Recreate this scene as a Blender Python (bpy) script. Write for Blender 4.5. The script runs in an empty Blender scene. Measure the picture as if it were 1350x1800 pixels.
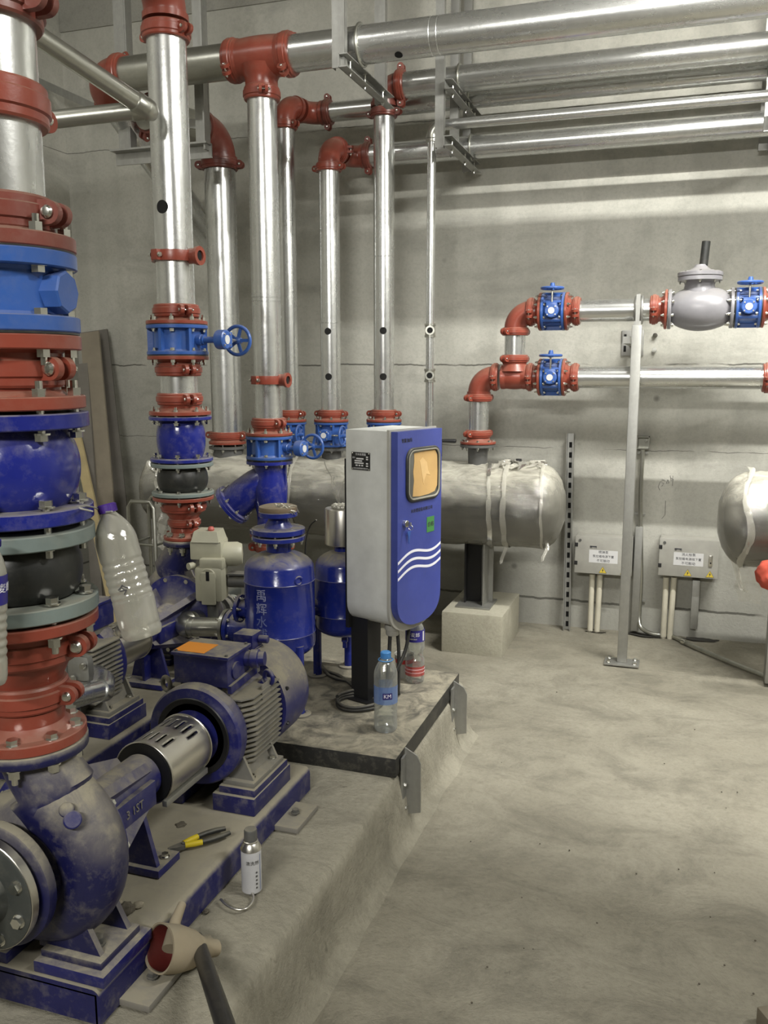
import bpy, bmesh, math, random
from mathutils import Vector, Matrix, Euler, noise

random.seed(4)
PI = math.pi
R = math.radians
# ------------------------------------------------------------------ camera, world, lights, exposure
F_PX, YAW, PITCH, EYE = 1540.0, R(18.6), R(9.3), 1.35
SC = bpy.context.scene
COL = SC.collection
cam_data = bpy.data.cameras.new('camera')
cam = bpy.data.objects.new('camera', cam_data)
COL.objects.link(cam)
cam_data.sensor_fit = 'VERTICAL'
cam_data.sensor_height = 36.0
cam_data.lens = 36.0 * F_PX / 1800.0
cam_data.clip_start = 0.05
cam.location = (0, 0, EYE)
cam.rotation_euler = (R(90) - PITCH, 0, YAW)
SC.camera = cam
SC.view_settings.view_transform = 'Standard'
SC.view_settings.look = 'None'
SC.view_settings.gamma = 1
SC.view_settings.use_curve_mapping = False
SC.view_settings.exposure = 0.12
world = bpy.data.worlds.new('world')
SC.world = world
world.use_nodes = True
world.node_tree.nodes['Background'].inputs[0].default_value = (0.8, 0.85, 0.8, 1)
world.node_tree.nodes['Background'].inputs[1].default_value = 0.3


def area(name, loc, target, sx, sy, power, col):
    d = bpy.data.lights.new(name, 'AREA')
    d.shape = 'RECTANGLE'
    d.size, d.size_y, d.energy, d.color = sx, sy, power, col
    o = bpy.data.objects.new(name, d)
    COL.objects.link(o)
    o.location = loc
    o.rotation_euler = (Vector(target) - Vector(loc)).to_track_quat('-Z', 'Y').to_euler()
    return o


area('tube_light_right', (0.72, 2.95, 3.05), (0.72, 3.35, 0), 1.5, 0.035, 118, (1.0, 0.985, 0.93))
area('tube_light_behind', (-0.5, -1.9, 2.75), (-0.5, 3.0, 1.1), 1.4, 0.14, 92, (1.0, 0.98, 0.92))
area('fill_light_far_right', (1.9, 1.3, 3.3), (0.1, 3.4, 1.0), 1.3, 0.12, 70, (1.0, 0.985, 0.93))  # unseen fill, added to brighten the right wall and near floor
area('fill_light_left', (-2.6, 1.4, 3.7), (-2.6, 2.4, 0), 1.3, 0.15, 14, (1.0, 0.98, 0.92))  # weak unseen fill, added to light the left risers


# ------------------------------------------------------------------ pixel to place (photograph pixels, 1350 x 1800)
def ray(px, py):
    a, b = (px - 675) / F_PX, (py - 900) / F_PX
    f = math.cos(PITCH) - b * math.sin(PITCH)
    d = math.sin(PITCH) + b * math.cos(PITCH)
    return Vector((a * math.cos(YAW) - f * math.sin(YAW), a * math.sin(YAW) + f * math.cos(YAW), -d))


def at(px, py, Y):
    r = ray(px, py)
    return Vector((0, 0, EYE)) + r * (Y / r.y)


def onz(px, py, z=0.0):
    r = ray(px, py)
    return Vector((0, 0, EYE)) + r * ((z - EYE) / r.z)


def zrow(x, y, py):
    """height on the upright line through (x, y) that the photo shows at row py"""
    b = (py - 900) / F_PX
    f = -x * math.sin(YAW) + y * math.cos(YAW)
    return EYE - f * (math.sin(PITCH) + b * math.cos(PITCH)) / (math.cos(PITCH) - b * math.sin(PITCH))


def rowx(px, py, y):
    return at(px, py, y).x


# ------------------------------------------------------------------ materials
class NT:
    def __init__(self, name):
        self.m = bpy.data.materials.new(name)
        self.m.use_nodes = True
        self.t = self.m.node_tree
        self.b = self.t.nodes['Principled BSDF']
        self.out = self.t.nodes['Material Output']

    def n(self, typ, **kw):
        nd = self.t.nodes.new(typ)
        for k, v in kw.items():
            setattr(nd, k, v)
        return nd

    def l(self, a, b):
        self.t.links.new(a, b)

    def coord(self, scale=(1, 1, 1), kind='Object'):
        tc = self.n('ShaderNodeTexCoord')
        mp = self.n('ShaderNodeMapping')
        mp.inputs['Scale'].default_value = scale
        self.l(tc.outputs[kind], mp.inputs[0])
        return mp.outputs[0]

    def noise(self, vec, scale, detail=6, rough=0.6, dist=0.0):
        nd = self.n('ShaderNodeTexNoise')
        nd.inputs['Scale'].default_value = scale
        nd.inputs['Detail'].default_value = detail
        nd.inputs['Roughness'].default_value = rough
        nd.inputs['Distortion'].default_value = dist
        self.l(vec, nd.inputs['Vector'])
        return nd.outputs[0]

    def ramp(self, fac, stops):
        nd = self.n('ShaderNodeValToRGB')
        el = nd.color_ramp.elements
        while len(el) < len(stops):
            el.new(0.5)
        for e, (p, c) in zip(el, stops):
            e.position = p
            e.color = (*c, 1) if len(c) == 3 else c
        self.l(fac, nd.inputs[0])
        return nd.outputs[0]

    def mix(self, fac, a, b, mode='MIX'):
        nd = self.n('ShaderNodeMix', data_type='RGBA', blend_type=mode)
        for s, v in ((nd.inputs[0], fac), (nd.inputs[6], a), (nd.inputs[7], b)):
            if hasattr(v, 'links'):
                self.l(v, s)
            elif isinstance(v, (int, float)):
                s.default_value = v
            else:
                s.default_value = (*v, 1)
        return nd.outputs[2]

    def math(self, op, a, b=0.0, clamp=False):
        nd = self.n('ShaderNodeMath', operation=op, use_clamp=clamp)
        for s, v in ((nd.inputs[0], a), (nd.inputs[1], b)):
            if hasattr(v, 'links'):
                self.l(v, s)
            else:
                s.default_value = v
        return nd.outputs[0]

    def bump(self, h, strength, dist=0.01):
        nd = self.n('ShaderNodeBump')
        nd.inputs['Strength'].default_value = strength
        nd.inputs['Distance'].default_value = dist
        self.l(h, nd.inputs['Height'])
        self.l(nd.outputs[0], self.b.inputs['Normal'])

    def set(self, **kw):
        names = dict(col='Base Color', rough='Roughness', metal='Metallic', coat='Coat Weight', spec='Specular IOR Level')
        for k, v in kw.items():
            s = self.b.inputs[names[k]]
            if hasattr(v, 'links'):
                self.l(v, s)
            elif isinstance(v, (int, float)):
                s.default_value = v
            else:
                s.default_value = (*v, 1)
        return self.m


def plain(name, col, rough=0.5, metal=0.0, coat=0.0):
    return NT(name).set(col=col, rough=rough, metal=metal, coat=coat)


DUST = (0.29, 0.265, 0.20)


def painted(name, col, rough=0.25, dust=0.0, lo=0.25, hi=0.85, metal=0.0, vary=0.12, least=0.25, loose=0.30):
    """paint, with cement dust settled where the surface faces up"""
    t = NT(name)
    v = t.coord()
    n1 = t.noise(v, 9, 5)
    c = t.mix(t.ramp(n1, [(0.3, (0, 0, 0)), (0.7, (1, 1, 1))]), tuple(x * (1 - vary) for x in col), tuple(min(1, x * (1 + vary)) for x in col))
    rr = rough
    if dust > 0:
        g = t.n('ShaderNodeNewGeometry')
        s = t.n('ShaderNodeSeparateXYZ')
        t.l(g.outputs['Normal'], s.inputs[0])
        up = t.ramp(s.outputs[2], [(lo, (0, 0, 0)), (hi, (1, 1, 1))])
        pt = t.ramp(t.noise(v, 13, 6, 0.7, 0.6), [(0.36, (least, least, least)), (0.58, (1, 1, 1))])
        scat = t.ramp(t.noise(v, 26, 7, 0.7), [(0.5, (0, 0, 0)), (0.75, (loose, loose, loose))])
        fac = t.math('ADD', t.math('MULTIPLY', t.math('MULTIPLY', up, pt), dust), t.math('MULTIPLY', scat, dust), True)
        c = t.mix(fac, c, DUST)
        rr = t.math('ADD', t.math('MULTIPLY', fac, 0.6), rough, True)
    t.bump(t.noise(v, 60, 3), 0.08, 0.004)
    return t.set(col=c, rough=rr, metal=metal)


def galvanized(name, col=(0.78, 0.79, 0.78), rough=0.24, stain=0.28, scale=1.0):
    t = NT(name)
    v = t.coord((1, 1, 1))
    sp = t.n('ShaderNodeTexVoronoi')
    sp.inputs['Scale'].default_value = 55 * scale
    t.l(v, sp.inputs['Vector'])
    st = t.noise(t.coord((5, 5, 1.2)), 3.2, 7, 0.65, 0.3)
    c = t.mix(t.ramp(st, [(0.35, (0, 0, 0)), (0.72, (stain, stain, stain))]), col, (0.22, 0.215, 0.185))
    bw = t.n('ShaderNodeRGBToBW')
    t.l(sp.outputs['Color'], bw.inputs[0])
    c = t.mix(t.math('MULTIPLY', bw.outputs[0], 0.25), c, tuple(x * 0.6 for x in col))
    r2 = t.math('ADD', t.math('MULTIPLY', st, 0.25), rough - 0.1)
    t.bump(t.noise(v, 26, 4), 0.12, 0.004)
    return t.set(col=c, rough=r2, metal=0.92)


def concrete(name, a, b, kind='plain', rough=0.85):
    t = NT(name)
    v = t.coord()
    big = t.noise(v, 1.1, 8, 0.62, 0.4)
    mid = t.noise(v, 5.5, 8, 0.7, 0.2)
    fine = t.noise(v, 70, 5, 0.7)
    c = t.mix(t.ramp(big, [(0.35, (0, 0, 0)), (0.65, (1, 1, 1))]), a, b)
    c = t.mix(t.ramp(mid, [(0.52, (0, 0, 0)), (0.72, (0.5, 0.5, 0.5))]), c, tuple(x * 0.62 for x in a))
    c = t.mix(t.ramp(fine, [(0.45, (0, 0, 0)), (0.8, (0.4, 0.4, 0.4))]), c, tuple(x * 0.55 for x in a))
    h = t.math('ADD', t.math('MULTIPLY', mid, 0.5), t.math('MULTIPLY', fine, 0.25))
    if kind == 'wall':
        s = t.n('ShaderNodeSeparateXYZ')
        t.l(v, s.inputs[0])
        # formwork sheets: faint upright bands and level joints that wander a little
        xw = t.math('ADD', s.outputs[0], t.math('MULTIPLY', big, 0.02))
        band = t.n('ShaderNodeTexNoise', noise_dimensions='1D')
        band.inputs['Scale'].default_value = 5.0
        t.l(xw, band.inputs['W'])
        c = t.mix(t.ramp(band.outputs[0], [(0.42, (0, 0, 0)), (0.6, (0.28, 0.28, 0.28))]), c, tuple(x * 0.72 for x in a))
        # damp smears, wider than high
        sm = t.noise(t.coord((0.7, 1, 2.6)), 1.9, 5, 0.6, 0.5)
        c = t.mix(t.ramp(sm, [(0.55, (0, 0, 0)), (0.7, (0.45, 0.45, 0.45))]), c, tuple(x * 0.55 for x in a))
        # shade and smears of the lower wall put into the colour, ragged upper edge
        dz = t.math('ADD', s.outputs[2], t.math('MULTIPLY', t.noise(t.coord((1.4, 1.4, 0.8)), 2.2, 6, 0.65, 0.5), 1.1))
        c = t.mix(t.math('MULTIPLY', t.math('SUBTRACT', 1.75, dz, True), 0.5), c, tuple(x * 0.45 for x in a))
        wz = t.math('ADD', s.outputs[2], t.math('MULTIPLY', t.noise(t.coord((1, 0.01, 0.01)), 7, 4), 0.03))
        joints = None
        for zz, wd in ((1.385, 0.004), (0.155, 0.006), (2.62, 0.002), (0.96, 0.0015)):
            d = t.math('ABSOLUTE', t.math('SUBTRACT', wz, zz))
            ln = t.math('LESS_THAN', d, wd)
            joints = ln if joints is None else t.math('ADD', joints, ln, True)
        gap = t.ramp(t.noise(v, 3.0, 3), [(0.42, (0, 0, 0)), (0.5, (1, 1, 1))])
        jf = t.math('MULTIPLY', joints, t.math('MULTIPLY', gap, 0.75))
        c = t.mix(jf, c, (0.04, 0.038, 0.03))
        h = t.math('SUBTRACT', h, jf)
        spots = t.n('ShaderNodeTexVoronoi')
        spots.inputs['Scale'].default_value = 3.3
        t.l(v, spots.inputs['Vector'])
        sf = t.ramp(spots.outputs['Distance'], [(0.03, (0.6, 0.6, 0.6)), (0.07, (0, 0, 0))])
        c = t.mix(sf, c, (0.1, 0.1, 0.085))
    if kind == 'floor':
        sc = t.noise(t.coord((1.0, 1.5, 1.2)), 3.6, 10, 0.72, 0.7)
        c = t.mix(t.ramp(sc, [(0.46, (0, 0, 0)), (0.68, (0.62, 0.62, 0.62))]), c, tuple(x * 0.55 for x in a))
        s3 = t.noise(v, 19, 5, 0.7, 0.8)
        c = t.mix(t.ramp(s3, [(0.655, (0, 0, 0)), (0.74, (0.6, 0.6, 0.6))]), c, (0.11, 0.10, 0.075))
        h = t.math('ADD', h, t.math('MULTIPLY', sc, 0.8))
    t.bump(h, 0.85 if kind == 'floor' else 0.3, 0.02)
    return t.set(col=c, rough=rough)


def clear_plastic(name, tint=(1, 1, 1), milky=0.1, gloss=0.15, milk=(0.75, 0.76, 0.72), settled=0.0, streak=(1, 1, 1)):
    t = NT(name)
    tr = t.n('ShaderNodeBsdfTransparent')
    tr.inputs[0].default_value = (*tint, 1)
    di = t.n('ShaderNodeBsdfDiffuse')
    di.inputs[0].default_value = (*milk, 1)
    gl = t.n('ShaderNodeBsdfGlossy')
    gl.inputs['Roughness'].default_value = 0.08
    lw = t.n('ShaderNodeLayerWeight')
    lw.inputs[0].default_value = 0.35
    v = t.coord()
    nn = t.noise(t.coord(streak), 14, 5, 0.65, 1.0)
    bp = t.n('ShaderNodeBump')
    bp.inputs['Strength'].default_value = 0.5
    bp.inputs['Distance'].default_value = 0.008
    t.l(nn, bp.inputs['Height'])
    t.l(bp.outputs[0], gl.inputs['Normal'])
    m1, m2 = t.n('ShaderNodeMixShader'), t.n('ShaderNodeMixShader')
    fac = t.math('ADD', t.math('MULTIPLY', lw.outputs['Facing'], 0.35), milky, True)
    if settled:
        g = t.n('ShaderNodeNewGeometry')
        sx_ = t.n('ShaderNodeSeparateXYZ')
        t.l(g.outputs['Normal'], sx_.inputs[0])
        up = t.ramp(sx_.outputs[2], [(0.0, (0, 0, 0)), (0.75, (1, 1, 1))])
        pat = t.ramp(t.noise(t.coord(tuple(1 + (q - 1) * 0.5 for q in streak)), 7, 6, 0.7, 0.8), [(0.35, (0.35, 0.35, 0.35)), (0.6, (1, 1, 1))])
        fac = t.math('ADD', fac, t.math('MULTIPLY', t.math('MULTIPLY', up, pat), settled), True)
    t.l(fac, m1.inputs[0])
    t.l(tr.outputs[0], m1.inputs[1])
    t.l(di.outputs[0], m1.inputs[2])
    t.l(t.math('ADD', t.math('MULTIPLY', lw.outputs['Fresnel'], 0.7), gloss * 0.4, True), m2.inputs[0])
    t.l(m1.outputs[0], m2.inputs[1])
    t.l(gl.outputs[0], m2.inputs[2])
    t.l(m2.outputs[0], t.out.inputs[0])
    return t.m


RED = painted('red_oxide_paint', (0.235, 0.050, 0.031), 0.30, 0.3)
DRED = painted('dark_red_paint', (0.165, 0.042, 0.030), 0.35, 0.4)
VBLUE = painted('valve_blue_paint', (0.033, 0.095, 0.33), 0.28, 0.35)
BLUE = painted('deep_blue_enamel', (0.014, 0.021, 0.20), 0.16, 0.75, 0.2, 1.0)
TBLUE = painted('tank_blue_enamel', (0.013, 0.024, 0.21), 0.16, 1.0, 0.35, 0.85, loose=0.12)
PBLUE = painted('pump_blue_paint', (0.009, 0.010, 0.062), 0.35, 1.0, -0.15, 0.7, least=0.5, loose=0.4)
SKID = painted('skid_blue_paint', (0.012, 0.013, 0.09), 0.4, 1.0, 0.3, 0.8, least=0.9, loose=0.4)
MBLUE = painted('motor_blue_paint', (0.013, 0.015, 0.115), 0.32, 0.95, 0.25, 0.95, least=0.35)
COWL = painted('dusty_cowl_paint', (0.013, 0.015, 0.115), 0.4, 1.0, -0.1, 0.55, least=0.7, loose=0.6)
DFLANGE = painted('dark_grey_flange', (0.045, 0.05, 0.047), 0.45, 0.4)
GFIN = painted('dusty_fin_paint', (0.17, 0.165, 0.15), 0.5, 1.0, 0.05, 0.6)
DUSTY = painted('cement_dusted_paint', (0.20, 0.19, 0.17), 0.6, 1.0, -0.2, 0.5)
GFLANGE = painted('grey_green_paint', (0.17, 0.21, 0.20), 0.4, 0.5)
LGREY = painted('light_grey_enamel', (0.215, 0.21, 0.225), 0.3, 0.2)
STEELG = painted('grey_steel', (0.085, 0.085, 0.082), 0.45, 0.5)
RUBBER = painted('black_rubber', (0.018, 0.019, 0.018), 0.4, 0.3)
BLACK = plain('black_paint', (0.012, 0.012, 0.013), 0.45)
HOLE = plain('dark_hollow', (0.004, 0.004, 0.004), 0.9)
GALV = galvanized('galvanised_steel')
GALVD = galvanized('dull_galvanised_steel', (0.52, 0.52, 0.47), 0.30, 0.5)
CHAN = galvanized('zinc_channel_steel', (0.44, 0.44, 0.42), 0.5, 0.4)
STAIN = NT('brushed_stainless').set(col=(0.62, 0.60, 0.55), rough=0.3, metal=1.0)
BOLT = NT('zinc_bolt').set(col=(0.70, 0.70, 0.66), rough=0.22, metal=1.0)
WALL = concrete('wall_concrete', (0.43, 0.425, 0.375), (0.54, 0.53, 0.475), 'wall')
CEILM = concrete('ceiling_concrete', (0.30, 0.295, 0.26), (0.36, 0.35, 0.31))
FLOOR = concrete('floor_concrete', (0.23, 0.212, 0.162), (0.335, 0.313, 0.248), 'floor')
PLINTH = concrete('plinth_concrete', (0.27, 0.252, 0.195), (0.36, 0.337, 0.268), 'floor')
BLOCK = concrete('pale_concrete', (0.36, 0.34, 0.265), (0.43, 0.41, 0.33))
WHITE = painted('cabinet_grey_white', (0.56, 0.57, 0.55), 0.35, 0.1)
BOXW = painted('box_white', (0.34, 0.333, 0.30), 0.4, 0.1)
PVC = painted('cream_pvc', (0.56, 0.53, 0.43), 0.4, 0.1)
DBLUE = painted('door_blue', (0.045, 0.062, 0.27), 0.3, 0.1)
CREAM = painted('actuator_cream', (0.38, 0.37, 0.28), 0.4, 0.3)
WOOD = painted('dusty_wood', (0.17, 0.145, 0.105), 0.7, 0.3)
PLY = painted('dark_board', (0.11, 0.10, 0.085), 0.6, 0.2)
CARD = painted('brown_paper', (0.52, 0.33, 0.13), 0.7)
ORANGE = plain('orange_sticker', (0.75, 0.28, 0.03), 0.6)
YELLOW = plain('yellow_grip', (0.62, 0.48, 0.02), 0.4)
YSIGN = plain('yellow_sign', (0.62, 0.47, 0.05), 0.5)
INK = plain('dark_ink', (0.03, 0.03, 0.04), 0.6)
WINK = plain('white_print', (0.72, 0.72, 0.78), 0.5)
PAPER = plain('pale_sticker', (0.60, 0.60, 0.60), 0.6)
CABLE = painted('black_cable', (0.02, 0.02, 0.02), 0.5, 0.4)
PETCLR = clear_plastic('clear_bottle_plastic', (0.93, 0.96, 0.95), 0.06, 0.3)
PETDUST = clear_plastic('dusty_bottle_plastic', (0.9, 0.9, 0.84), 0.42, 0.35, (0.55, 0.54, 0.47))
WRAP = clear_plastic('stretch_wrap', (0.95, 0.95, 0.93), 0.08, 0.30, (0.55, 0.53, 0.45), 0.8, (0.6, 5, 5))
LOOSE = clear_plastic('loose_wrap', (0.92, 0.92, 0.90), 0.30, 0.30, (0.66, 0.64, 0.56), 0.3)


# ------------------------------------------------------------------ mesh tools
def frame(z, xhint=None):
    z = Vector(z).normalized()
    x = Vector(xhint) if xhint else (Vector((1, 0, 0)) if abs(z.x) < 0.9 else Vector((0, 1, 0)))
    y = z.cross(x).normalized()
    x = y.cross(z).normalized()
    return Matrix((x, y, z)).transposed()


def pose(p, z=(0, 0, 1), x=None):
    return Matrix.Translation(Vector(p)) @ frame(z, x).to_4x4()


class MB:
    def __init__(self):
        self.bm = bmesh.new()

    def _v(self, co, M):
        return self.bm.verts.new(M @ Vector(co) if M else Vector(co))

    def lathe(self, prof, M=None, n=36, cap=True, scale=None):
        rings = []
        for r, z in prof:
            if r <= 1e-6:
                rings.append([self._v((0, 0, z), M)])
            else:
                rings.append([self._v((r * math.cos(2 * PI * i / n), r * math.sin(2 * PI * i / n), z), M) for i in range(n)])
        for a, b in zip(rings, rings[1:]):
            for i in range(n):
                j = (i + 1) % n
                try:
                    if len(a) == 1 and len(b) > 1:
                        self.bm.faces.new((a[0], b[j], b[i]))
                    elif len(b) == 1 and len(a) > 1:
                        self.bm.faces.new((a[i], a[j], b[0]))
                    elif len(a) > 1:
                        self.bm.faces.new((a[i], a[j], b[j], b[i]))
                except ValueError:
                    pass
        if cap:
            if len(rings[0]) > 1:
                self.bm.faces.new(rings[0][::-1])
            if len(rings[-1]) > 1:
                self.bm.faces.new(rings[-1])
        return self

    def cyl(self, r, z0, z1, M=None, n=28, bev=0.0):
        if bev:
            return self.lathe([(r - bev, z0), (r, z0 + bev), (r, z1 - bev), (r - bev, z1)], M, n)
        return self.lathe([(r, z0), (r, z1)], M, n)

    def box(self, c, s, M=None, bev=0.0):
        b2 = bmesh.new()
        bmesh.ops.create_cube(b2, size=1.0)
        for v in b2.verts:
            v.co = Vector((v.co.x * s[0], v.co.y * s[1], v.co.z * s[2]))
        if bev:
            bmesh.ops.bevel(b2, geom=b2.edges[:], offset=bev, segments=2, profile=0.6, affect='EDGES')
        for v in b2.verts:
            v.co += Vector(c)
            if M:
                v.co = M @ v.co
        me = bpy.data.meshes.new('tmp')
        b2.to_mesh(me)
        b2.free()
        self.bm.from_mesh(me)
        bpy.data.meshes.remove(me)
        return self

    def span(self, a, b, w, h, up=(0, 0, 1), bev=0.0):
        """bar from a to b, w wide, h along up"""
        a, b = Vector(a), Vector(b)
        z = (b - a)
        y = Vector(up)
        x = y.cross(z).normalized()
        y = z.cross(x).normalized()
        M = Matrix.Translation((a + b) / 2) @ Matrix((x, y, z.normalized())).transposed().to_4x4()
        return self.box((0, 0, 0), (w, h, z.length), M, bev)

    def tube(self, pts, r, n=16, cap=True, closed=False):
        pts = [Vector(p) for p in pts]
        rs = r if isinstance(r, (list, tuple)) else [r] * len(pts)
        rings = []
        prev = None
        m = len(pts)
        for i, p in enumerate(pts):
            if closed:
                t = pts[(i + 1) % m] - pts[i - 1]
            else:
                t = pts[min(i + 1, m - 1)] - pts[max(i - 1, 0)]
            t.normalize()
            if prev is None:
                x = t.orthogonal().normalized()
            else:
                x = (prev - t * prev.dot(t))
                x = x.normalized() if x.length > 1e-6 else t.orthogonal().normalized()
            prev = x
            y = t.cross(x)
            rings.append([self.bm.verts.new(p + rs[i] * (x * math.cos(2 * PI * k / n) + y * math.sin(2 * PI * k / n))) for k in range(n)])
        seq = list(zip(rings, rings[1:])) + ([(rings[-1], rings[0])] if closed else [])
        for a, b in seq:
            for i in range(n):
                j = (i + 1) % n
                self.bm.faces.new((a[i], a[j], b[j], b[i]))
        if cap and not closed:
            self.bm.faces.new(rings[0][::-1])
            self.bm.faces.new(rings[-1])
        return self

    def prism(self, poly, z0, z1, M=None):
        a = [self._v((x, y, z0), M) for x, y in poly]
        b = [self._v((x, y, z1), M) for x, y in poly]
        n = len(poly)
        self.bm.faces.new(a[::-1])
        self.bm.faces.new(b)
        for i in range(n):
            j = (i + 1) % n
            self.bm.faces.new((a[i], a[j], b[j], b[i]))
        return self

    def torus(self, RR, r, M=None, n=32, k=10, a0=0.0, a1=2 * PI):
        full = abs(a1 - a0 - 2 * PI) < 1e-6
        m = n if full else n + 1
        pts = [Vector((RR * math.cos(a0 + (a1 - a0) * i / n), RR * math.sin(a0 + (a1 - a0) * i / n), 0)) for i in range(m)]
        if M:
            pts = [M @ p for p in pts]
        return self.tube(pts, r, k, True, full)

    def hexa(self, r, z0, z1, M=None):
        return self.prism([(r * math.cos(PI / 3 * i), r * math.sin(PI / 3 * i)) for i in range(6)], z0, z1, M)

    def mesh(self, name, mat, smooth=38):
        bmesh.ops.recalc_face_normals(self.bm, faces=self.bm.faces[:])
        me = bpy.data.meshes.new(name)
        self.bm.to_mesh(me)
        self.bm.free()
        if mat:
            me.materials.append(mat)
        if smooth:
            me.shade_smooth()
            me.set_sharp_from_angle(angle=R(smooth))
        return me

    def build(self, name, mat, parent=None, label=None, loc=None, smooth=38):
        o = bpy.data.objects.new(name, self.mesh(name, mat, smooth))
        COL.objects.link(o)
        if parent:
            o.parent = parent
        if loc is not None:
            o.location = loc
        if label:
            o['label'] = label
        return o


def tag(o, label, cat, group=None):
    o['label'], o['category'] = label, cat
    if group:
        o['group'] = group
    return o


def thing(name, label, cat, M=None, group=None):
    o = bpy.data.objects.new(name, None)
    COL.objects.link(o)
    o.empty_display_size = 0.05
    if M is not None:
        o.matrix_world = M
    return tag(o, label, cat, group)


def struct(name, mb, mat, smooth=None):
    o = mb.build(name, mat, smooth=smooth)
    o['kind'] = 'structure'
    return o


_bolts = {}


def bolt_mesh(r, grip, mat=None):
    key = (round(r, 4), round(grip, 4), mat.name if mat else '')
    if key not in _bolts:
        b = MB()
        b.cyl(r * 0.55, -grip / 2 - r * 2.6, grip / 2 + r * 0.5, n=10)
        b.hexa(r, grip / 2, grip / 2 + r * 1.1)
        b.hexa(r, -grip / 2 - r * 1.5, -grip / 2)
        b.cyl(r * 1.25, grip / 2 - 0.0005, grip / 2 + r * 0.22, n=14)
        b.cyl(r * 1.25, -grip / 2 - r * 0.22, -grip / 2 + 0.0005, n=14)
        _bolts[key] = b.mesh('hex_bolt', mat or BOLT, 30)
    return _bolts[key]


def bolt(parent, p, z, r, grip, mat=None, name='hex_bolt'):
    o = bpy.data.objects.new(name, bolt_mesh(r, grip, mat))
    COL.objects.link(o)
    o.parent = parent
    o.matrix_local = pose(p, z)
    return o


def bolt_circle(parent, rad, z, n, r, grip, off=0.0, M=None):
    for i in range(n):
        a = off + 2 * PI * i / n
        p = Vector((rad * math.cos(a), rad * math.sin(a), z))
        d = Vector((0, 0, 1))
        if M:
            p, d = M @ p, M.to_3x3() @ d
        bolt(parent, p, d, r, grip)


def round_bolt(parent, p, z, r, grip):
    key = ('round', round(r, 4), round(grip, 4))
    if key not in _bolts:
        b = MB()
        b.cyl(r * 0.6, -grip / 2 - r * 1.9, grip / 2, n=12)
        b.lathe([(r * 1.1, grip / 2 - 0.001), (r * 1.15, grip / 2 + r * 0.3), (r * 0.8, grip / 2 + r * 0.75), (0, grip / 2 + r * 0.9)], None, 18)
        b.hexa(r * 1.05, -grip / 2 - r * 1.1, -grip / 2)
        _bolts[key] = b.mesh('track_bolt', BOLT, 40)
    o = bpy.data.objects.new('track_bolt', _bolts[key])
    COL.objects.link(o)
    o.parent = parent
    o.matrix_local = pose(p, z)
    return o


_glyph = {}


def text_mesh(s, size, depth=0.0006):
    cu = bpy.data.curves.new('txt', 'FONT')
    cu.body = s
    cu.size = size
    cu.extrude = depth / 2
    cu.align_x = 'CENTER'
    cu.align_y = 'CENTER'
    cu.resolution_u = 2
    o = bpy.data.objects.new('txt', cu)
    COL.objects.link(o)
    dg = bpy.context.evaluated_depsgraph_get()
    me = bpy.data.meshes.new_from_object(o.evaluated_get(dg))
    bpy.data.objects.remove(o)
    bpy.data.curves.remove(cu)
    return me


def text(name, s, size, M, mat, parent, depth=0.0006, wrap=None, label=None):
    """lettering lying in the local XY plane of M; wrap = radius to bend it round (about local y)"""
    me = text_mesh(s, size, depth)
    if wrap:
        for v in me.vertices:
            a = v.co.x / wrap
            rr = wrap + v.co.z
            v.co = Vector((rr * math.sin(a), v.co.y, rr * math.cos(a) - wrap))
    me.materials.clear()
    me.materials.append(mat)
    o = bpy.data.objects.new(name, me)
    COL.objects.link(o)
    o.parent = parent
    o.matrix_local = M
    if label:
        o['label'] = label
    return o
# ------------------------------------------------------------------ the room
WALL_Y, LEFT_X, RIGHT_X, REAR_Y, CEIL_Z = 4.58, -3.52, 3.2, -2.6, 3.9


def slab(x0, x1, y0, y1, z0, z1):
    return MB().box(((x0 + x1) / 2, (y0 + y1) / 2, (z0 + z1) / 2), (x1 - x0, y1 - y0, z1 - z0))


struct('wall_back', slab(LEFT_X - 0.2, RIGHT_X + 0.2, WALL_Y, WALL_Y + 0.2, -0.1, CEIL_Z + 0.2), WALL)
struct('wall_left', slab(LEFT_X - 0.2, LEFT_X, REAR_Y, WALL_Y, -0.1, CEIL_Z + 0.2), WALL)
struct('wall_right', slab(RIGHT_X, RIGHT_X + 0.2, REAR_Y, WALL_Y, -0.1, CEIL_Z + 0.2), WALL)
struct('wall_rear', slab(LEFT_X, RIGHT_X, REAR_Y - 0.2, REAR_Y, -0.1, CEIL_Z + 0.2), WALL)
struct('ceiling', slab(LEFT_X, RIGHT_X, REAR_Y, WALL_Y, CEIL_Z, CEIL_Z + 0.2), CEILM)
# beam along the top of the back wall
struct('trim_1', slab(LEFT_X + 0.002, RIGHT_X - 0.002, WALL_Y - 0.010, WALL_Y - 0.001, 3.27, CEIL_Z - 0.002), CEILM)


# floor: a gently uneven trowelled slab
fl = MB()
NX, NY = 130, 140
X0, X1, Y0, Y1 = LEFT_X - 0.05, RIGHT_X + 0.05, REAR_Y - 0.05, WALL_Y + 0.05
grid = []
for j in range(NY + 1):
    row = []
    for i in range(NX + 1):
        x, y = X0 + (X1 - X0) * i / NX, Y0 + (Y1 - Y0) * j / NY
        z = 0.006 * noise.noise(Vector((x * 1.6, y * 1.6, 0))) + 0.003 * noise.noise(Vector((x * 6, y * 6, 3)))
        row.append(fl.bm.verts.new((x, y, z - 0.004)))
    grid.append(row)
for j in range(NY):
    for i in range(NX):
        fl.bm.faces.new((grid[j][i], grid[j][i + 1], grid[j + 1][i + 1], grid[j + 1][i]))
me = fl.mesh('floor', FLOOR, 60)
floor = bpy.data.objects.new('floor', me)
COL.objects.link(floor)
floor['kind'] = 'structure'

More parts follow.
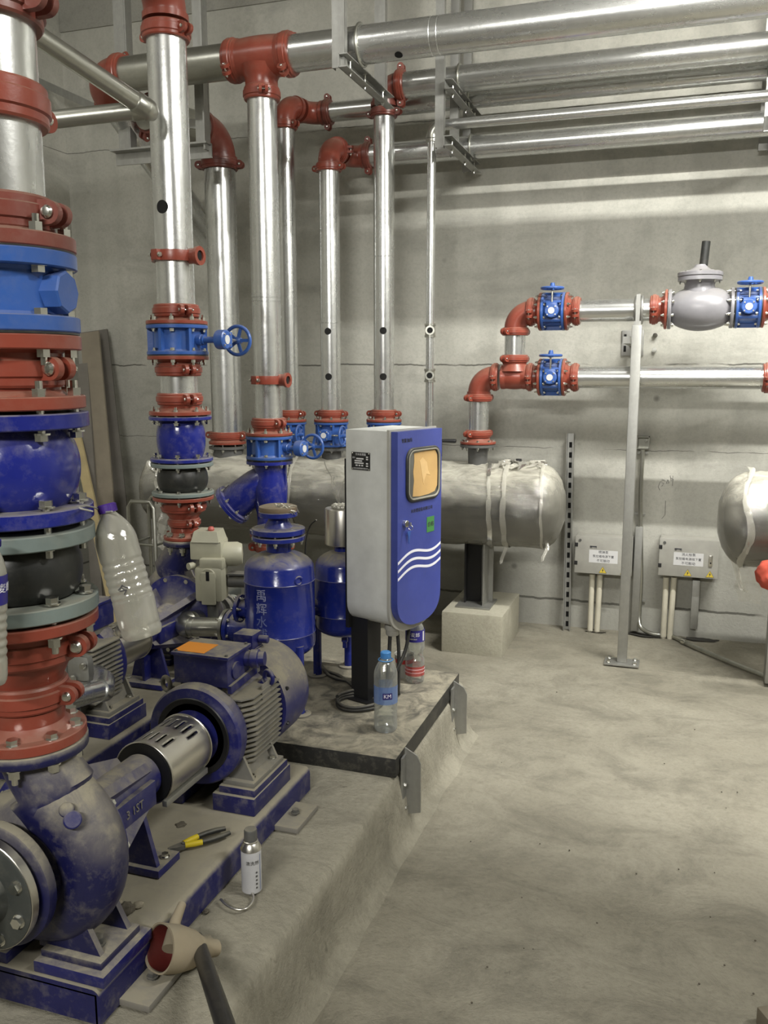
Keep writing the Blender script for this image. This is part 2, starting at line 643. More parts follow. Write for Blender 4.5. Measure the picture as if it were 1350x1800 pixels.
# plinth: long cast concrete base, top at .2, worn rounded edge, rough foot
PL_TOP, PL_X = 0.197, -0.715
pl = MB()
prof = [(-3.45, -0.02), (-3.45, PL_TOP)]
for k in range(13):
    prof.append((-3.45 + (PL_X + 3.43) * (k + 1) / 13, PL_TOP))
prof += [(PL_X - 0.008, PL_TOP - 0.004), (PL_X, PL_TOP - 0.014), (PL_X + 0.004, 0.16), (PL_X + 0.012, 0.11), (PL_X + 0.018, 0.06), (PL_X + 0.024, 0.03), (PL_X + 0.034, 0.012), (PL_X + 0.055, -0.004), (PL_X + 0.07, -0.02)]
rows = []
ny = 110
for j in range(ny + 1):
    y = 0.35 + (3.05 - 0.35) * j / ny
    rr = []
    for k, (x, z) in enumerate(prof):
        f = noise.noise(Vector((x * 4, y * 4, z * 6)))
        g = noise.noise(Vector((x * 14, y * 14, z * 14)))
        if k >= 15:
            x2 = x + 0.010 * f + 0.004 * g + (0.02 * max(0, noise.noise(Vector((9, y * 5, 1)))) if z < 0.05 else 0)
            z2 = z
        else:
            x2, z2 = x, z + (0.0025 * f + 0.0012 * g if k > 1 else 0)
        rr.append(pl.bm.verts.new((x2, y, z2)))
    rows.append(rr)
for a, b in zip(rows, rows[1:]):
    for k in range(len(prof) - 1):
        pl.bm.faces.new((a[k], a[k + 1], b[k + 1], b[k]))
pl.bm.faces.new(rows[0])
pl.bm.faces.new(rows[-1][::-1])
plinth = pl.build('concrete_plinth', PLINTH, smooth=50)
tag(plinth, 'long low cast concrete plinth carrying the blue pumps beside the open floor', 'plinth')


# ------------------------------------------------------------------ pipe fittings (local z = flow axis)
def up_at(x, y, z, yaw=0.0):
    return Matrix.Translation((x, y, z)) @ Matrix.Rotation(yaw, 4, 'Z')


def along_x(x, y, z, roll=0.0):
    """local z -> world +X, local x -> world -Y (towards the room), then rolled"""
    m = Matrix(((0, 0, 1), (-1, 0, 0), (0, -1, 0)))
    return Matrix.Translation((x, y, z)) @ m.to_4x4() @ Matrix.Rotation(roll, 4, 'Z')


def pipe(a, b, r, label, name='steel_pipe', mat=None, group=None, rings=(), holes=(), cat='pipe'):
    """straight pipe from a to b; holes = [(distance along, world direction, radius)]"""
    a, b = Vector(a), Vector(b)
    L = (b - a).length
    M = pose(a, b - a)
    mb = MB()
    prof = [(r * 0.9, 0), (r, 0)]
    for d in sorted(rings):
        prof += [(r, d - 0.003), (r - 0.0022, d - 0.001), (r - 0.0022, d + 0.001), (r, d + 0.003)]
    prof += [(r, L), (r * 0.9, L)]
    mb.lathe(prof, None, 44)
    o = mb.build(name, mat or GALV, smooth=30)
    o.matrix_world = M
    tag(o, label, cat, group)
    Mi = M.inverted().to_3x3()
    for d, dirn, hr in holes:
        w = Mi @ Vector(dirn)
        w.z = 0
        w.normalize()
        h = MB()
        # round cut-out: rim and dark bore following the pipe surface
        side = Vector((0, 0, 1)).cross(w)
        c = [h.bm.verts.new(w * (r + 0.0014) + Vector((0, 0, d)))]
        rim = []
        for k in range(24):
            t = 2 * PI * k / 24
            s, u = hr * math.cos(t), hr * math.sin(t)
            rim.append(h.bm.verts.new(w * (math.sqrt(max(0, r * r - s * s)) + 0.0012) + side * s + Vector((0, 0, d + u))))
        for k in range(24):
            h.bm.faces.new((c[0], rim[k], rim[(k + 1) % 24]))
        h.build('drilled_hole', HOLE, o, 'dark round hole drilled in the pipe wall', smooth=60)
    return o


def coupling(M, r, h, label, mat=None, yaw=0.0, group=None, br=0.006):
    """two-bolt grooved coupling centred on M"""
    mat = mat or RED
    t = thing('grooved_coupling', label, 'pipe coupling', M, group)
    b = MB()
    R1 = r + 0.013
    b.lathe([(r * 0.97, -h / 2), (R1 - 0.003, -h / 2), (R1, -h / 2 + 0.004), (R1, -h / 4), (R1 + 0.004, -h / 5), (R1 + 0.004, h / 5), (R1, h / 4), (R1, h / 2 - 0.004), (R1 - 0.003, h / 2), (r * 0.97, h / 2)], None, 44)
    lug = 0.032 * (r / 0.07) ** 0.5
    for s in (0, PI):
        A = Matrix.Rotation(yaw + s, 4, 'Z')
        for side in (-1, 1):
            rr_ = min(h * 0.46, lug * 0.55)
            pr = [(R1 * 0.80, -rr_ * 1.05)] + [(R1 + lug * 0.42 + rr_ * math.cos(R(v_)), rr_ * math.sin(R(v_))) for v_ in range(-90, 91, 18)] + [(R1 * 0.80, rr_ * 1.05)]
            Mx = A @ Matrix(((1, 0, 0, 0), (0, 0, 1, 0), (0, 1, 0, 0), (0, 0, 0, 1)))
            g0 = side * lug * 0.22
            g1 = side * lug * 0.62
            b.prism(pr, min(g0, g1), max(g0, g1), Mx)
    b.build('coupling_housing', mat, t, smooth=32)
    for s in (0, PI):
        a = yaw + s
        p = Vector(((R1 + lug * 0.42) * math.cos(a), (R1 + lug * 0.42) * math.sin(a), 0))
        d = Vector((-math.sin(a), math.cos(a), 0))
        round_bolt(t, p, d if s else -d, br * (r / 0.07) ** 0.4 * 0.95, lug * 1.3)
    return t


def flange_adapter(M, r, rf, L, label, mat=None, tf=0.018, group=None):
    """flange face at local z=0, neck reaches +L"""
    t = MB()
    t.lathe([(r * 0.9, 0), (rf - 0.002, 0), (rf, 0.002), (rf, tf - 0.002), (rf - 0.002, tf), (r + 0.020, tf), (r + 0.010, tf + 0.008), (r + 0.004, L * 0.6), (r + 0.006, L), (r * 0.9, L)], None, 48)
    o = t.build('flange_adapter', mat or RED, smooth=32)
    o.matrix_world = M
    return tag(o, label, 'pipe flange', group)


FLIP = Matrix.Rotation(PI, 4, 'X')


def handwheel(parent, M, rw, mat, spokes=5):
    w = MB()
    w.torus(rw, rw * 0.13, M, 32, 10)
    for k in range(spokes):
        a = 2 * PI * k / spokes
        d = Vector((math.cos(a), math.sin(a), 0))
        w.span(M @ (d * rw * 0.15), M @ (d * rw * 0.97), rw * 0.22, rw * 0.12, M.to_3x3() @ Vector((0, 0, 1)))
    w.lathe([(rw * 0.18, -rw * 0.5), (rw * 0.26, -rw * 0.2), (rw * 0.26, rw * 0.15), (rw * 0.15, rw * 0.2)], M, 18)
    return w.build('handwheel', mat, parent, smooth=35)


def butterfly_valve(M, r, rf, L, label, shaft=0.12, wheel=0.045, tf=0.016, nb=8, br=0.0075, close=False, grip=0.04, group=None, gear=True):
    """double flanged butterfly valve, local z from 0 to L, shaft towards local +x, wheel stem towards local +y"""
    t = thing('butterfly_valve', label, 'valve', M, group)
    b = MB()
    b.lathe([(r, 0), (rf - 0.002, 0), (rf, 0.002), (rf, tf - 0.002), (rf - 0.003, tf), (r + 0.022, tf), (r + 0.018, tf + 0.006), (r + 0.018, L - tf - 0.006), (r + 0.022, L - tf), (rf - 0.003, L - tf), (rf, L - tf + 0.002), (rf, L - 0.002), (rf - 0.002, L), (r, L)], None, 48)
    for k in range(6 if gear else 0):
        a = PI / 3 * k + 0.5
        b.box(((r + 0.018 + (rf - r) * 0.22) * 1.0, 0, L / 2), ((rf - r) * 0.5, 0.010, L - 2 * tf), Matrix.Rotation(a, 4, 'Z'))
    # shaft bosses
    for s in (1, -1):
        b.cyl(L * (0.19 if gear else 0.27), r * 0.9, rf * (0.97 if gear else 1.0), pose((0, 0, L / 2), (s, 0, 0)), 20 if gear else 8, 0.003)
    b.build('valve_body', VBLUE, t, smooth=32)
    for z0 in (-0.002, L + 0.002):
        g = MB().cyl(rf * 0.985, z0 - 0.0018, z0 + 0.0018, n=48)
        g.build('gasket', RUBBER, t)
    for z0, s in ((0, -1), (L, 1)):
        for k in range(nb):
            a = 2 * PI * (k + 0.5) / nb
            bolt(t, ((rf * 0.86) * math.cos(a), (rf * 0.86) * math.sin(a), z0), (0, 0, -s), br, grip)
    if not gear:
        return t
    gs = wheel * 0.62
    gx = rf + shaft
    sh = MB()
    sh.cyl(L * 0.11, rf * 0.9, gx, pose((0, 0, L / 2), (1, 0, 0)), 18)
    sh.cyl(L * 0.17, rf * 0.95, rf * 0.95 + 0.01, pose((0, 0, L / 2), (1, 0, 0)), 18)
    sh.build('valve_shaft', VBLUE, t)
    G = pose((gx, 0, L / 2), (1, 0, 0), (0, 1, 0))
    gb = MB()
    gb.lathe([(gs * 0.6, -gs * 0.7), (gs * 1.05, -gs * 0.55), (gs * 1.1, -gs * 0.3), (gs * 1.1, gs * 0.5), (gs * 0.95, gs * 0.62)], G, 14)
    gb.box((gs * 0.75, 0, 0), (gs * 1.1, gs * 1.7, gs * 1.05), G, gs * 0.08)
    o = gb.build('gearbox', VBLUE, t, smooth=32)
    for k in range(4):
        a = PI / 2 * k + PI / 4
        bolt(o, G @ Vector((gs * 0.85 * math.cos(a), gs * 0.85 * math.sin(a), gs * 0.6)), (1, 0, 0), gs * 0.09, gs * 0.1)
    MB().cyl(gs * 0.5, gs * 0.62, gs * 0.68, G, 24).build('position_plate', PAPER, o, 'pale round indicator plate on the gearbox')
    stem = MB().cyl(gs * 0.16, gs * 1.1, wheel * 1.9, pose((gx, 0, L / 2), (0, 1, 0)), 12)
    stem.build('valve_stem', BOLT, t, 'bright steel stem')
    handwheel(t, pose((gx, wheel * 2.1, L / 2), (0, -1, 0)), wheel, VBLUE)
    return t


def globe_check(M, r, rf, L, label, mat=None, tf=0.018, bulge=1.0, nb=8, br=0.008, name='check_valve', grip=0.04, bolts=(1, 0)):
    """silent check valve, globe shaped, local z 0..L"""
    t = thing(name, label, 'valve', M)
    b = MB()
    prof = [(r * 0.9, 0), (rf - 0.002, 0), (rf, 0.002), (rf, tf - 0.002), (rf - 0.002, tf)]
    for k in range(15):
        u = k / 14
        zz = tf + (L - 2 * tf) * u
        rr = r * 1.12 + (rf * 0.84 * bulge - r * 1.12) * math.sin(PI * min(1, u * 1.02)) ** 0.7
        prof.append((rr, zz))
    prof += [(rf - 0.002, L - tf), (rf, L - tf + 0.002), (rf, L - 0.002), (rf - 0.002, L), (r * 0.9, L)]
    b.lathe(prof, None, 56)
    b.build('valve_body', mat or BLUE, t, smooth=32)
    for z0, s, on in ((0, -1, bolts[0]), (L, 1, bolts[1])):
        if on:
            for k in range(nb):
                a = 2 * PI * (k + 0.5) / nb
                bolt(t, ((rf * 0.86) * math.cos(a), (rf * 0.86) * math.sin(a), z0 - s * 0.004), (0, 0, -s), br, grip)
    return t


def rubber_joint(M, r, rf, L, label, tf=0.018, nb=8, br=0.008):
    t = thing('rubber_expansion_joint', label, 'rubber joint', M)
    for z0 in (0, L - tf):
        MB().lathe([(r, z0), (rf - 0.002, z0), (rf, z0 + 0.002), (rf, z0 + tf - 0.002), (rf - 0.002, z0 + tf), (r, z0 + tf)], None, 48).build('backing_flange', GFLANGE, t, 'grey green steel flange')
    prof = [(r, 0.0), (r * 1.12, tf)]
    for k in range(13):
        u = k / 12
        prof.append((r * 1.10 + (rf * 0.82 - r * 1.10) * math.sin(PI * u) ** 0.55, tf + (L - 2 * tf) * u))
    prof += [(r, L)]
    MB().lathe(prof, None, 48).build('rubber_bellows', RUBBER, t, 'black rubber bulb', smooth=60)
    for k in range(nb):
        a = 2 * PI * (k + 0.5) / nb
        bolt(t, ((rf * 0.86) * math.cos(a), (rf * 0.86) * math.sin(a), 0), (0, 0, 1), br, tf * 2.2)
    return t


def elbow(C, a, b, r, Rb, label, mat=None, name='pipe_elbow', rim=0.02, group=None, cat='pipe elbow', n=14):
    """90 degree elbow with its axes meeting at C, open towards unit directions a and b"""
    C, a, b = Vector(C), Vector(a).normalized(), Vector(b).normalized()
    o_ = C + (a + b) * Rb
    pts = []
    for k in range(n + 1):
        t = PI / 2 * k / n
        pts.append(o_ - b * Rb * math.cos(t) - a * Rb * math.sin(t))
    m = MB()
    m.tube([p - C for p in pts], r * 1.06, 30)
    if rim:
        for d in (a, b):
            m.lathe([(r * 0.95, 0), (r * 1.16, 0), (r * 1.16, rim), (r * 0.95, rim)], pose(d * (Rb - rim * 0.3), d), 36)
    o = m.build(name, mat or RED, smooth=35)
    o.location = C
    return tag(o, label, cat, group)


def tee(C, d, br_dir, r, hl, bl, label, mat=None, rb=None, group=None):
    C, d, bd = Vector(C), Vector(d).normalized(), Vector(br_dir).normalized()
    rb = rb or r
    m = MB()
    R1 = r * 1.12
    prof = [(r * 0.9, -hl), (r * 1.16, -hl), (r * 1.16, -hl + 0.016), (R1, -hl + 0.02)]
    for k in range(9):
        u = -1 + 2 * k / 8
        prof.append((R1 * (1 + 0.05 * (1 - u * u)), u * (hl - 0.024)))
    prof += [(R1, hl - 0.02), (r * 1.16, hl - 0.016), (r * 1.16, hl), (r * 0.9, hl)]
    m.lathe(prof, pose((0, 0, 0), d), 40)
    m.lathe([(rb * 1.45, r * 0.55), (rb * 1.2, r * 1.05), (rb * 1.10, r * 1.25), (rb * 1.10, bl - 0.016), (rb * 1.16, bl - 0.012), (rb * 1.16, bl), (rb * 0.9, bl)], pose((0, 0, 0), bd), 36)
    o = m.build('pipe_tee', mat or RED, smooth=40)
    o.location = C
    return tag(o, label, 'pipe tee', group)
# ------------------------------------------------------------------ nearest riser (left edge of the view), standing on the near pump
AX, AY = -1.09, 1.22
za = lambda py: zrow(AX, AY, py)
LA = 'the nearest riser at the left edge'
rA, fA = 0.083, 0.127
PUMP_A_FLANGE = za(1294)
pipe((AX, AY, za(376)), (AX, AY, za(-170)), rA, 'stained galvanised steel pipe, top length of the nearest riser at the left edge')
coupling(up_at(AX, AY, za(12)), rA, 0.055, 'red grooved coupling at the very top left corner on the nearest riser', DRED, yaw=R(5))
coupling(up_at(AX, AY, za(186)), rA, 0.062, 'plain red grooved coupling halfway up the stained pipe of the nearest riser', RED, yaw=R(82))
coupling(up_at(AX, AY, za(380)), rA, 0.056, 'red grooved coupling with bolt lugs just above the brown flange of the nearest riser', DRED, yaw=R(8), br=0.009)
flange_adapter(up_at(AX, AY, za(443)), rA, fA, za(400) - za(443), 'brownish red flange bolted on top of the upper blue valve of the nearest riser', DRED, 0.024)
butterfly_valve(up_at(AX, AY, za(585), R(8)), rA, fA, za(446) - za(585), 'large light blue valve with octagonal boss at left edge of the nearest riser', gear=False, nb=8, br=0.0115, grip=0.048, tf=0.026)
flange_adapter(up_at(AX, AY, za(590)) @ FLIP, rA, fA, za(590) - za(632), 'red flange bolted under the light blue valve of the nearest riser', RED, 0.024)
coupling(up_at(AX, AY, za(648)), rA, 0.062, 'thick red grooved coupling between light blue valve and blue globe valve at left edge', RED, yaw=R(0), br=0.010)
flange_adapter(up_at(AX, AY, za(718)), rA, fA + 0.002, za(664) - za(718), 'red flange bolted on top of the big blue globe valve at left edge', RED, 0.022)
globe_check(up_at(AX, AY, za(912)), rA, fA + 0.006, za(724) - za(912), 'big glossy deep blue globe check valve with dusty shoulder at left edge', BLUE, 0.026, bulge=1.03, br=0.0115, grip=0.055, bolts=(1, 1))
rubber_joint(up_at(AX, AY, za(1070)), rA, fA + 0.006, za(924) - za(1070), 'large black rubber joint between grey green flanges on the nearest riser', 0.026, br=0.011)
flange_adapter(up_at(AX, AY, za(1076)) @ FLIP, rA, fA + 0.004, za(1076) - za(1112), 'wide red flange bolted under the large black rubber joint of the nearest riser', RED, 0.020)
coupling(up_at(AX, AY, za(1126)), rA, 0.058, 'wide red grooved coupling under the large black rubber joint at left edge', RED, yaw=R(12), br=0.010)
m = MB().lathe([(rA, 0.036), (rA + 0.004, 0.034), (rA, 0.0), (rA * 0.95, -0.012), (0.068, -0.035), (0.062, -0.05), (0.062, -0.075)], None, 44)
o = m.build('pipe_reducer', RED, smooth=50)
o.location = (AX, AY, za(1150))
tag(o, 'red tapering reducer above the suction of the near pump', 'pipe reducer')
coupling(up_at(AX, AY, za(1214)), 0.060, 0.046, 'narrower red grooved coupling just above the near pump flange', RED, yaw=R(12), br=0.009)
flange_adapter(up_at(AX, AY, PUMP_A_FLANGE), 0.060, 0.100, za(1238) - PUMP_A_FLANGE, 'red flange bolted down on the near pump discharge', RED, 0.020)

# ------------------------------------------------------------------ second riser, on the far pump
BX, BY = -1.70, 2.76
zb = lambda py: zrow(BX, BY, py)
rB, fB = 0.066, 0.107
LB = 'second riser'
PUMP_B_FLANGE = zb(946)
pipe((BX, BY, zb(545)), (BX, BY, zb(48)), rB, 'galvanised steel pipe of the second riser with one round hole in its front', holes=[(zb(369) - zb(545), (0.0, -1, 0), 0.022)], rings=())
coupling(up_at(BX, BY, zb(58)), rB, 0.05, 'red grooved coupling under the elbow at top of the second riser', RED, yaw=R(-15))
elbow((BX, BY, zb(30) + 0.105), (0, 0, -1), (0.1, -1, 0), rB, 0.105, 'glossy red elbow on top of the second riser, turning towards the viewer', RED)
pipe((BX, BY - 0.1, zb(30) + 0.105), (BX + 0.17, BY - 1.8, zb(30) + 0.105), rB, 'galvanised pipe running overhead from the top of the second riser')
# strap saddle with outlet
t = thing('saddle_clamp', 'red strap saddle with side outlet round the second riser pipe', 'pipe clamp', up_at(BX, BY, zb(452), R(-10)))


def saddle(t, r):
    b = MB().lathe([(r + 0.001, -0.016), (r + 0.012, -0.018), (r + 0.014, 0), (r + 0.012, 0.018), (r + 0.001, 0.016)], None, 40, cap=False)
    b.lathe([(0.012, r), (0.026, r), (0.026, r + 0.03), (0.032, r + 0.03), (0.032, r + 0.042), (0.018, r + 0.042), (0.018, r + 0.01)], pose((0, 0, 0), (1, 0.1, 0)), 22, cap=False)
    for s in (1, -1):
        b.box((0, 0, 0), (0.024, 0.030, 0.036), Matrix.Rotation(s * R(95), 4, 'Z') @ Matrix.Translation((r + 0.016, 0, 0)), 0.003)
    b.build('strap', RED, t)
    for s in (1, -1):
        M = Matrix.Rotation(s * R(95), 4, 'Z')
        bolt(t, M @ Vector((r + 0.020, 0, 0)), M.to_3x3() @ Vector((0, 1, 0)), 0.007, 0.036)
    MB().cyl(0.017, r + 0.02, r + 0.036, pose((0, 0, 0), (1, 0.1, 0)), 20).build('outlet_bore', HOLE, t, 'dark open outlet')


saddle(t, rB)
coupling(up_at(BX, BY, zb(547)), rB, 0.044, 'red grooved coupling above the handwheel valve of the second riser', RED, yaw=R(-40))
flange_adapter(up_at(BX, BY, zb(571)), rB, fB, zb(556) - zb(571), 'thin red flange on top of the handwheel valve of the second riser', RED, 0.013)
butterfly_valve(up_at(BX, BY, zb(624), R(-2)), rB, fB, zb(572) - zb(624), 'blue valve with handwheel sticking out right on the second riser', shaft=0.075, wheel=0.050, tf=0.013, br=0.008, grip=0.03)
flange_adapter(up_at(BX, BY, zb(626)) @ FLIP, rB, fB, zb(626) - zb(642), 'thin red flange under the handwheel valve of the second riser', RED, 0.013)
coupling(up_at(BX, BY, zb(650)), rB, 0.044, 'red grooved coupling above the short pipe stub of the second riser', RED, yaw=R(-35))
pipe((BX, BY, zb(698)), (BX, BY, zb(654)), rB, 'short galvanised stub between two red couplings on the second riser')
coupling(up_at(BX, BY, zb(701)), rB, 0.042, 'red grooved coupling below the short pipe stub of the second riser', RED, yaw=R(-35))
flange_adapter(up_at(BX, BY, zb(729)), rB, fB + 0.002, zb(708) - zb(729), 'red flange on top of the small blue globe valve of the second riser', RED, 0.014)
globe_check(up_at(BX, BY, zb(810)), rB, fB + 0.004, zb(731) - zb(810), 'small blue globe check valve in the middle of the second riser', BLUE, 0.013, bulge=0.93, br=0.008, grip=0.034, bolts=(1, 1))
rubber_joint(up_at(BX, BY, zb(869)), rB, fB + 0.004, zb(812) - zb(869), 'small black rubber joint between grey flanges on the second riser', 0.014, br=0.007)
flange_adapter(up_at(BX, BY, zb(871)) @ FLIP, rB, fB + 0.002, zb(871) - zb(886), 'red flange under the small black rubber joint of the second riser', RED, 0.013)
coupling(up_at(BX, BY, zb(888)), rB, 0.042, 'wide red grooved coupling under the small rubber joint, second riser', RED, yaw=R(-35))
m = MB().lathe([(rB, 0.02), (rB, 0.0), (0.046, -0.026), (0.044, -0.04)], None, 36)
o = m.build('pipe_reducer', RED, smooth=50)
o.location = (BX, BY, zb(900))
tag(o, 'small red reducer above the far pump', 'pipe reducer')
coupling(up_at(BX, BY, zb(917)), 0.043, 0.032, 'smallest red grooved coupling, just above the far pump flange', RED, yaw=R(-35), br=0.005)
flange_adapter(up_at(BX, BY, PUMP_B_FLANGE), 0.044, 0.076, zb(926) - PUMP_B_FLANGE, 'red flange bolted down on the far pump discharge', RED, 0.013)

# ------------------------------------------------------------------ third riser (tee at the top, strainer at the foot)
CY = 3.53
CX = rowx(468, 530, CY)
zc = lambda py: zrow(CX, CY, py)
rC, fC = 0.062, 0.104
BIG_Z, rBig = at(810, 58, CY).z, 0.071
pipe((CX, CY, zc(738)), (CX, CY, BIG_Z - 0.1), rC, 'galvanised pipe of the third riser hanging below the big red tee', rings=(zc(524) - zc(738), zc(531) - zc(738)))
coupling(up_at(CX, CY, BIG_Z - 0.145), rC, 0.05, 'red grooved coupling under the branch of the big overhead tee', RED, yaw=R(-60))
t = thing('saddle_clamp', 'red strap saddle with side outlet round the third riser pipe', 'pipe clamp', up_at(CX, CY, zc(668), R(-12)))
saddle(t, rC)
coupling(up_at(CX, CY, zc(743)), rC, 0.044, 'red grooved coupling above the valve over the blue strainer', RED, yaw=R(-30))
flange_adapter(up_at(CX, CY, zc(765)), rC, fC, zc(751) - zc(765), 'red flange on the valve over the blue strainer', RED, 0.013)
butterfly_valve(up_at(CX, CY, zc(806), R(-6)), rC, fC, zc(766) - zc(806), 'blue handwheel valve sitting on top of the angled blue strainer', shaft=0.055, wheel=0.052, tf=0.013, br=0.008, grip=0.03)

# Y strainer
t = thing('strainer', 'glossy deep blue angled strainer behind the blue tank, under the third riser', 'strainer', up_at(CX, CY, 0))
z0, z1 = zc(809), zc(936)
m = MB()
m.lathe([(rC, z0), (fC, z0), (fC, z0 - 0.014), (rC + 0.012, z0 - 0.014), (rC + 0.006, z0 - 0.03)], None, 44)
m.tube([(0, 0, z0 - 0.015), (0, 0, z0 - 0.06), (-0.005, 0, z0 - 0.12), (0.0, 0, z0 - 0.18), (0.0, 0, z0 - 0.24), (0, 0, z1 + 0.01)], [rC + 0.006, rC + 0.010, rC + 0.022, rC + 0.014, rC, rC], 32)
dirn = Vector((-0.78, -0.12, -0.62)).normalized()
p0 = Vector((0.02, 0, z0 - 0.05))
m.tube([p0 + dirn * s for s in (0, 0.05, 0.1, 0.16, 0.2, 0.235)], [0.04, 0.066, 0.074, 0.078, 0.078, 0.076], 32)
m.lathe([(rC * 0.8, z1 + 0.016), (fC * 0.92, z1 + 0.016), (fC * 0.92, z1), (rC * 0.8, z1)], None, 40)
m.span((0.075, 0, z0 - 0.02), (0.068, 0, z1 + 0.02), 0.012, 0.012, (0, 1, 0))
body = m.build('strainer_body', BLUE, t, smooth=45)
P = pose(p0 + dirn * 0.235, dirn)
cap = MB().lathe([(0.075, 0), (0.095, 0.001), (0.095, 0.014), (0.098, 0.014), (0.098, 0.028), (0.05, 0.034), (0, 0.034)], P, 40)
cap.build('strainer_cover', BLUE, t, smooth=30)
for k in range(8):
    a = 2 * PI * k / 8
    bolt(t, P @ Vector((0.086 * math.cos(a), 0.086 * math.sin(a), 0.014)), dirn, 0.007, 0.03)
for k in range(8):
    a = 2 * PI * (k + 0.5) / 8
    bolt(t, (0.083 * math.cos(a), 0.083 * math.sin(a), z1), (0, 0, 1), 0.006, 0.03)
flange_adapter(up_at(CX, CY, z1 - 0.002) @ FLIP, rC, fC * 0.92, 0.05, 'red flange partly hidden behind the blue tank, under the strainer', RED, 0.013)
coupling(up_at(CX, CY, z1 - 0.062), rC, 0.044, 'red grooved coupling glimpsed behind the blue tank', RED, yaw=R(-150))
pipe((CX, CY, 0.0), (CX, CY, z1 - 0.05), rC, 'galvanised pipe foot rising from the floor behind the blue tank', mat=GALVD)

# ------------------------------------------------------------------ big overhead pipe in front, with its tee
BP = lambda px: Vector((at(px, 58, CY).x, CY, BIG_Z))
xt = CX
pipe((xt + 0.10, CY, BIG_Z), (2.9, CY, BIG_Z), rBig, 'biggest bright overhead galvanised pipe crossing the top right', rings=[at(762, 70, CY).x - xt - 0.10, at(775, 70, CY).x - xt - 0.10], holes=[(at(705, 104, CY).x - xt - 0.10, (0, -0.5, -1), 0.016)])
tee((xt, CY, BIG_Z), (1, 0, 0), (0, 0, -1), rBig, 0.11, 0.13, 'big red cast tee on the overhead pipe above the third riser', RED, rb=rC)
for dx, lab, rr in ((-0.125, 'red grooved coupling left of the big overhead tee', 0), (0.125, 'red grooved coupling right of the big overhead tee', 0.3)):
    coupling(along_x(xt + dx, CY, BIG_Z), rBig, 0.05, lab, RED, yaw=R(35) + rr)
xl = at(208, 140, CY).x
pipe((xl, CY, BIG_Z), (xt - 0.1, CY, BIG_Z), rBig, 'dull galvanised overhead pipe left of the big red tee', mat=GALVD)
coupling(along_x(xl + 0.015, CY, BIG_Z), rBig, 0.05, 'red grooved coupling at left end of the overhead pipe behind the second riser', RED, yaw=R(60))
elbow((xl - 0.11, CY, BIG_Z), (1, 0, 0), (0, 0.86, -0.5), rBig, 0.11, 'red elbow at the far left end of the overhead pipe', RED)
pipe((xl - 0.11, CY + 0.08, BIG_Z - 0.047), (xl - 0.11, CY + 0.08 + 0.86 * 1.09, BIG_Z - 0.047 - 0.5 * 1.09), rBig, 'overhead pipe stub slanting into the back wall at left')

# ------------------------------------------------------------------ manifold by the back wall and its risers
MY = 4.15
MZ, rM = 0.705, 0.185
MX0, MX1 = -2.75, at(985, 885, MY).x


def manifold(x0, x1, label_body, label_wrap, seed):
    t = thing('manifold_tank', label_body, 'pipe manifold', Matrix.Translation((x0, MY, MZ)))
    L = x1 - x0
    b = MB()
    prof = []
    for k in range(9):
        a = PI / 2 * k / 8
        prof.append((rM * math.sin(a), 0.09 - 0.09 * math.cos(a)))
    prof[0] = (0, 0)
    prof += [(rM, L - 0.09)]
    for k in range(1, 9):
        a = PI / 2 * k / 8
        prof.append((rM * math.cos(a) if k < 8 else 0, L - 0.09 + 0.09 * math.sin(a)))
    b.lathe(prof, pose((0, 0, 0), (1, 0, 0)), 56)
    b.build('tank_shell', STEELG, t, smooth=50)
    # stretch film wound round it, crumpled
    w = MB()
    nl, na = int(L / 0.02) + 4, 72
    rings = []
    for i in range(nl + 1):
        u = -0.02 + (L + 0.04) * i / nl
        if u < 0.09:
            rad = rM * math.sqrt(max(0.02, 1 - ((0.09 - u) / 0.115) ** 2))
        elif u > L - 0.09:
            rad = rM * math.sqrt(max(0.02, 1 - ((u - L + 0.09) / 0.115) ** 2))
        else:
            rad = rM
        ring = []
        for k in range(na):
            a = 2 * PI * k / na
            q = noise.noise(Vector((u * 9 + seed, math.cos(a) * 2.2, math.sin(a) * 2.2)))
            q2 = noise.noise(Vector((u * 40 + seed, math.cos(a) * 5 + u * 8, math.sin(a) * 5)))
            sag = 0.012 * max(0, -math.sin(a))
            rr = rad + 0.010 + 0.008 * q + 0.005 * q2 + sag
            ring.append(w.bm.verts.new((u, rr * math.cos(a), rr * math.sin(a))))
        rings.append(ring)
    for a_, b_ in zip(rings, rings[1:]):
        for k in range(na):
            w.bm.faces.new((a_[k], a_[(k + 1) % na], b_[(k + 1) % na], b_[k]))
    w.bm.faces.new(rings[0])
    w.bm.faces.new(rings[-1])
    w.build('stretch_film', WRAP, t, label_wrap, smooth=70)
    return t


def ribbon(name, parent, pts, w, mat, label=None, side=(1, 0, 0), crumple=0.006):
    b = MB()
    prev = None
    for i, p in enumerate(pts):
        p = Vector(p)
        ww = w * (0.8 + 0.4 * noise.noise(Vector((i * 0.7, w * 50, 2))))
        row = []
        for s in (-1, -0.5, 0, 0.5, 1):
            j = noise.noise(Vector((i * 0.9, s * 2, w * 90))) * crumple
            row.append(b.bm.verts.new(p + Vector(side) * ww * s * 0.5 + Vector((0, -abs(j), j))))
        if prev:
            for k in range(4):
                b.bm.faces.new((prev[k], prev[k + 1], row[k + 1], row[k]))
        prev = row
    return b.build(name, mat, parent, label, smooth=70)


mt = manifold(MX0, MX1, 'long horizontal steel manifold wrapped in dusty clear film along the back wall', 'dusty clear stretch film', 1.0)
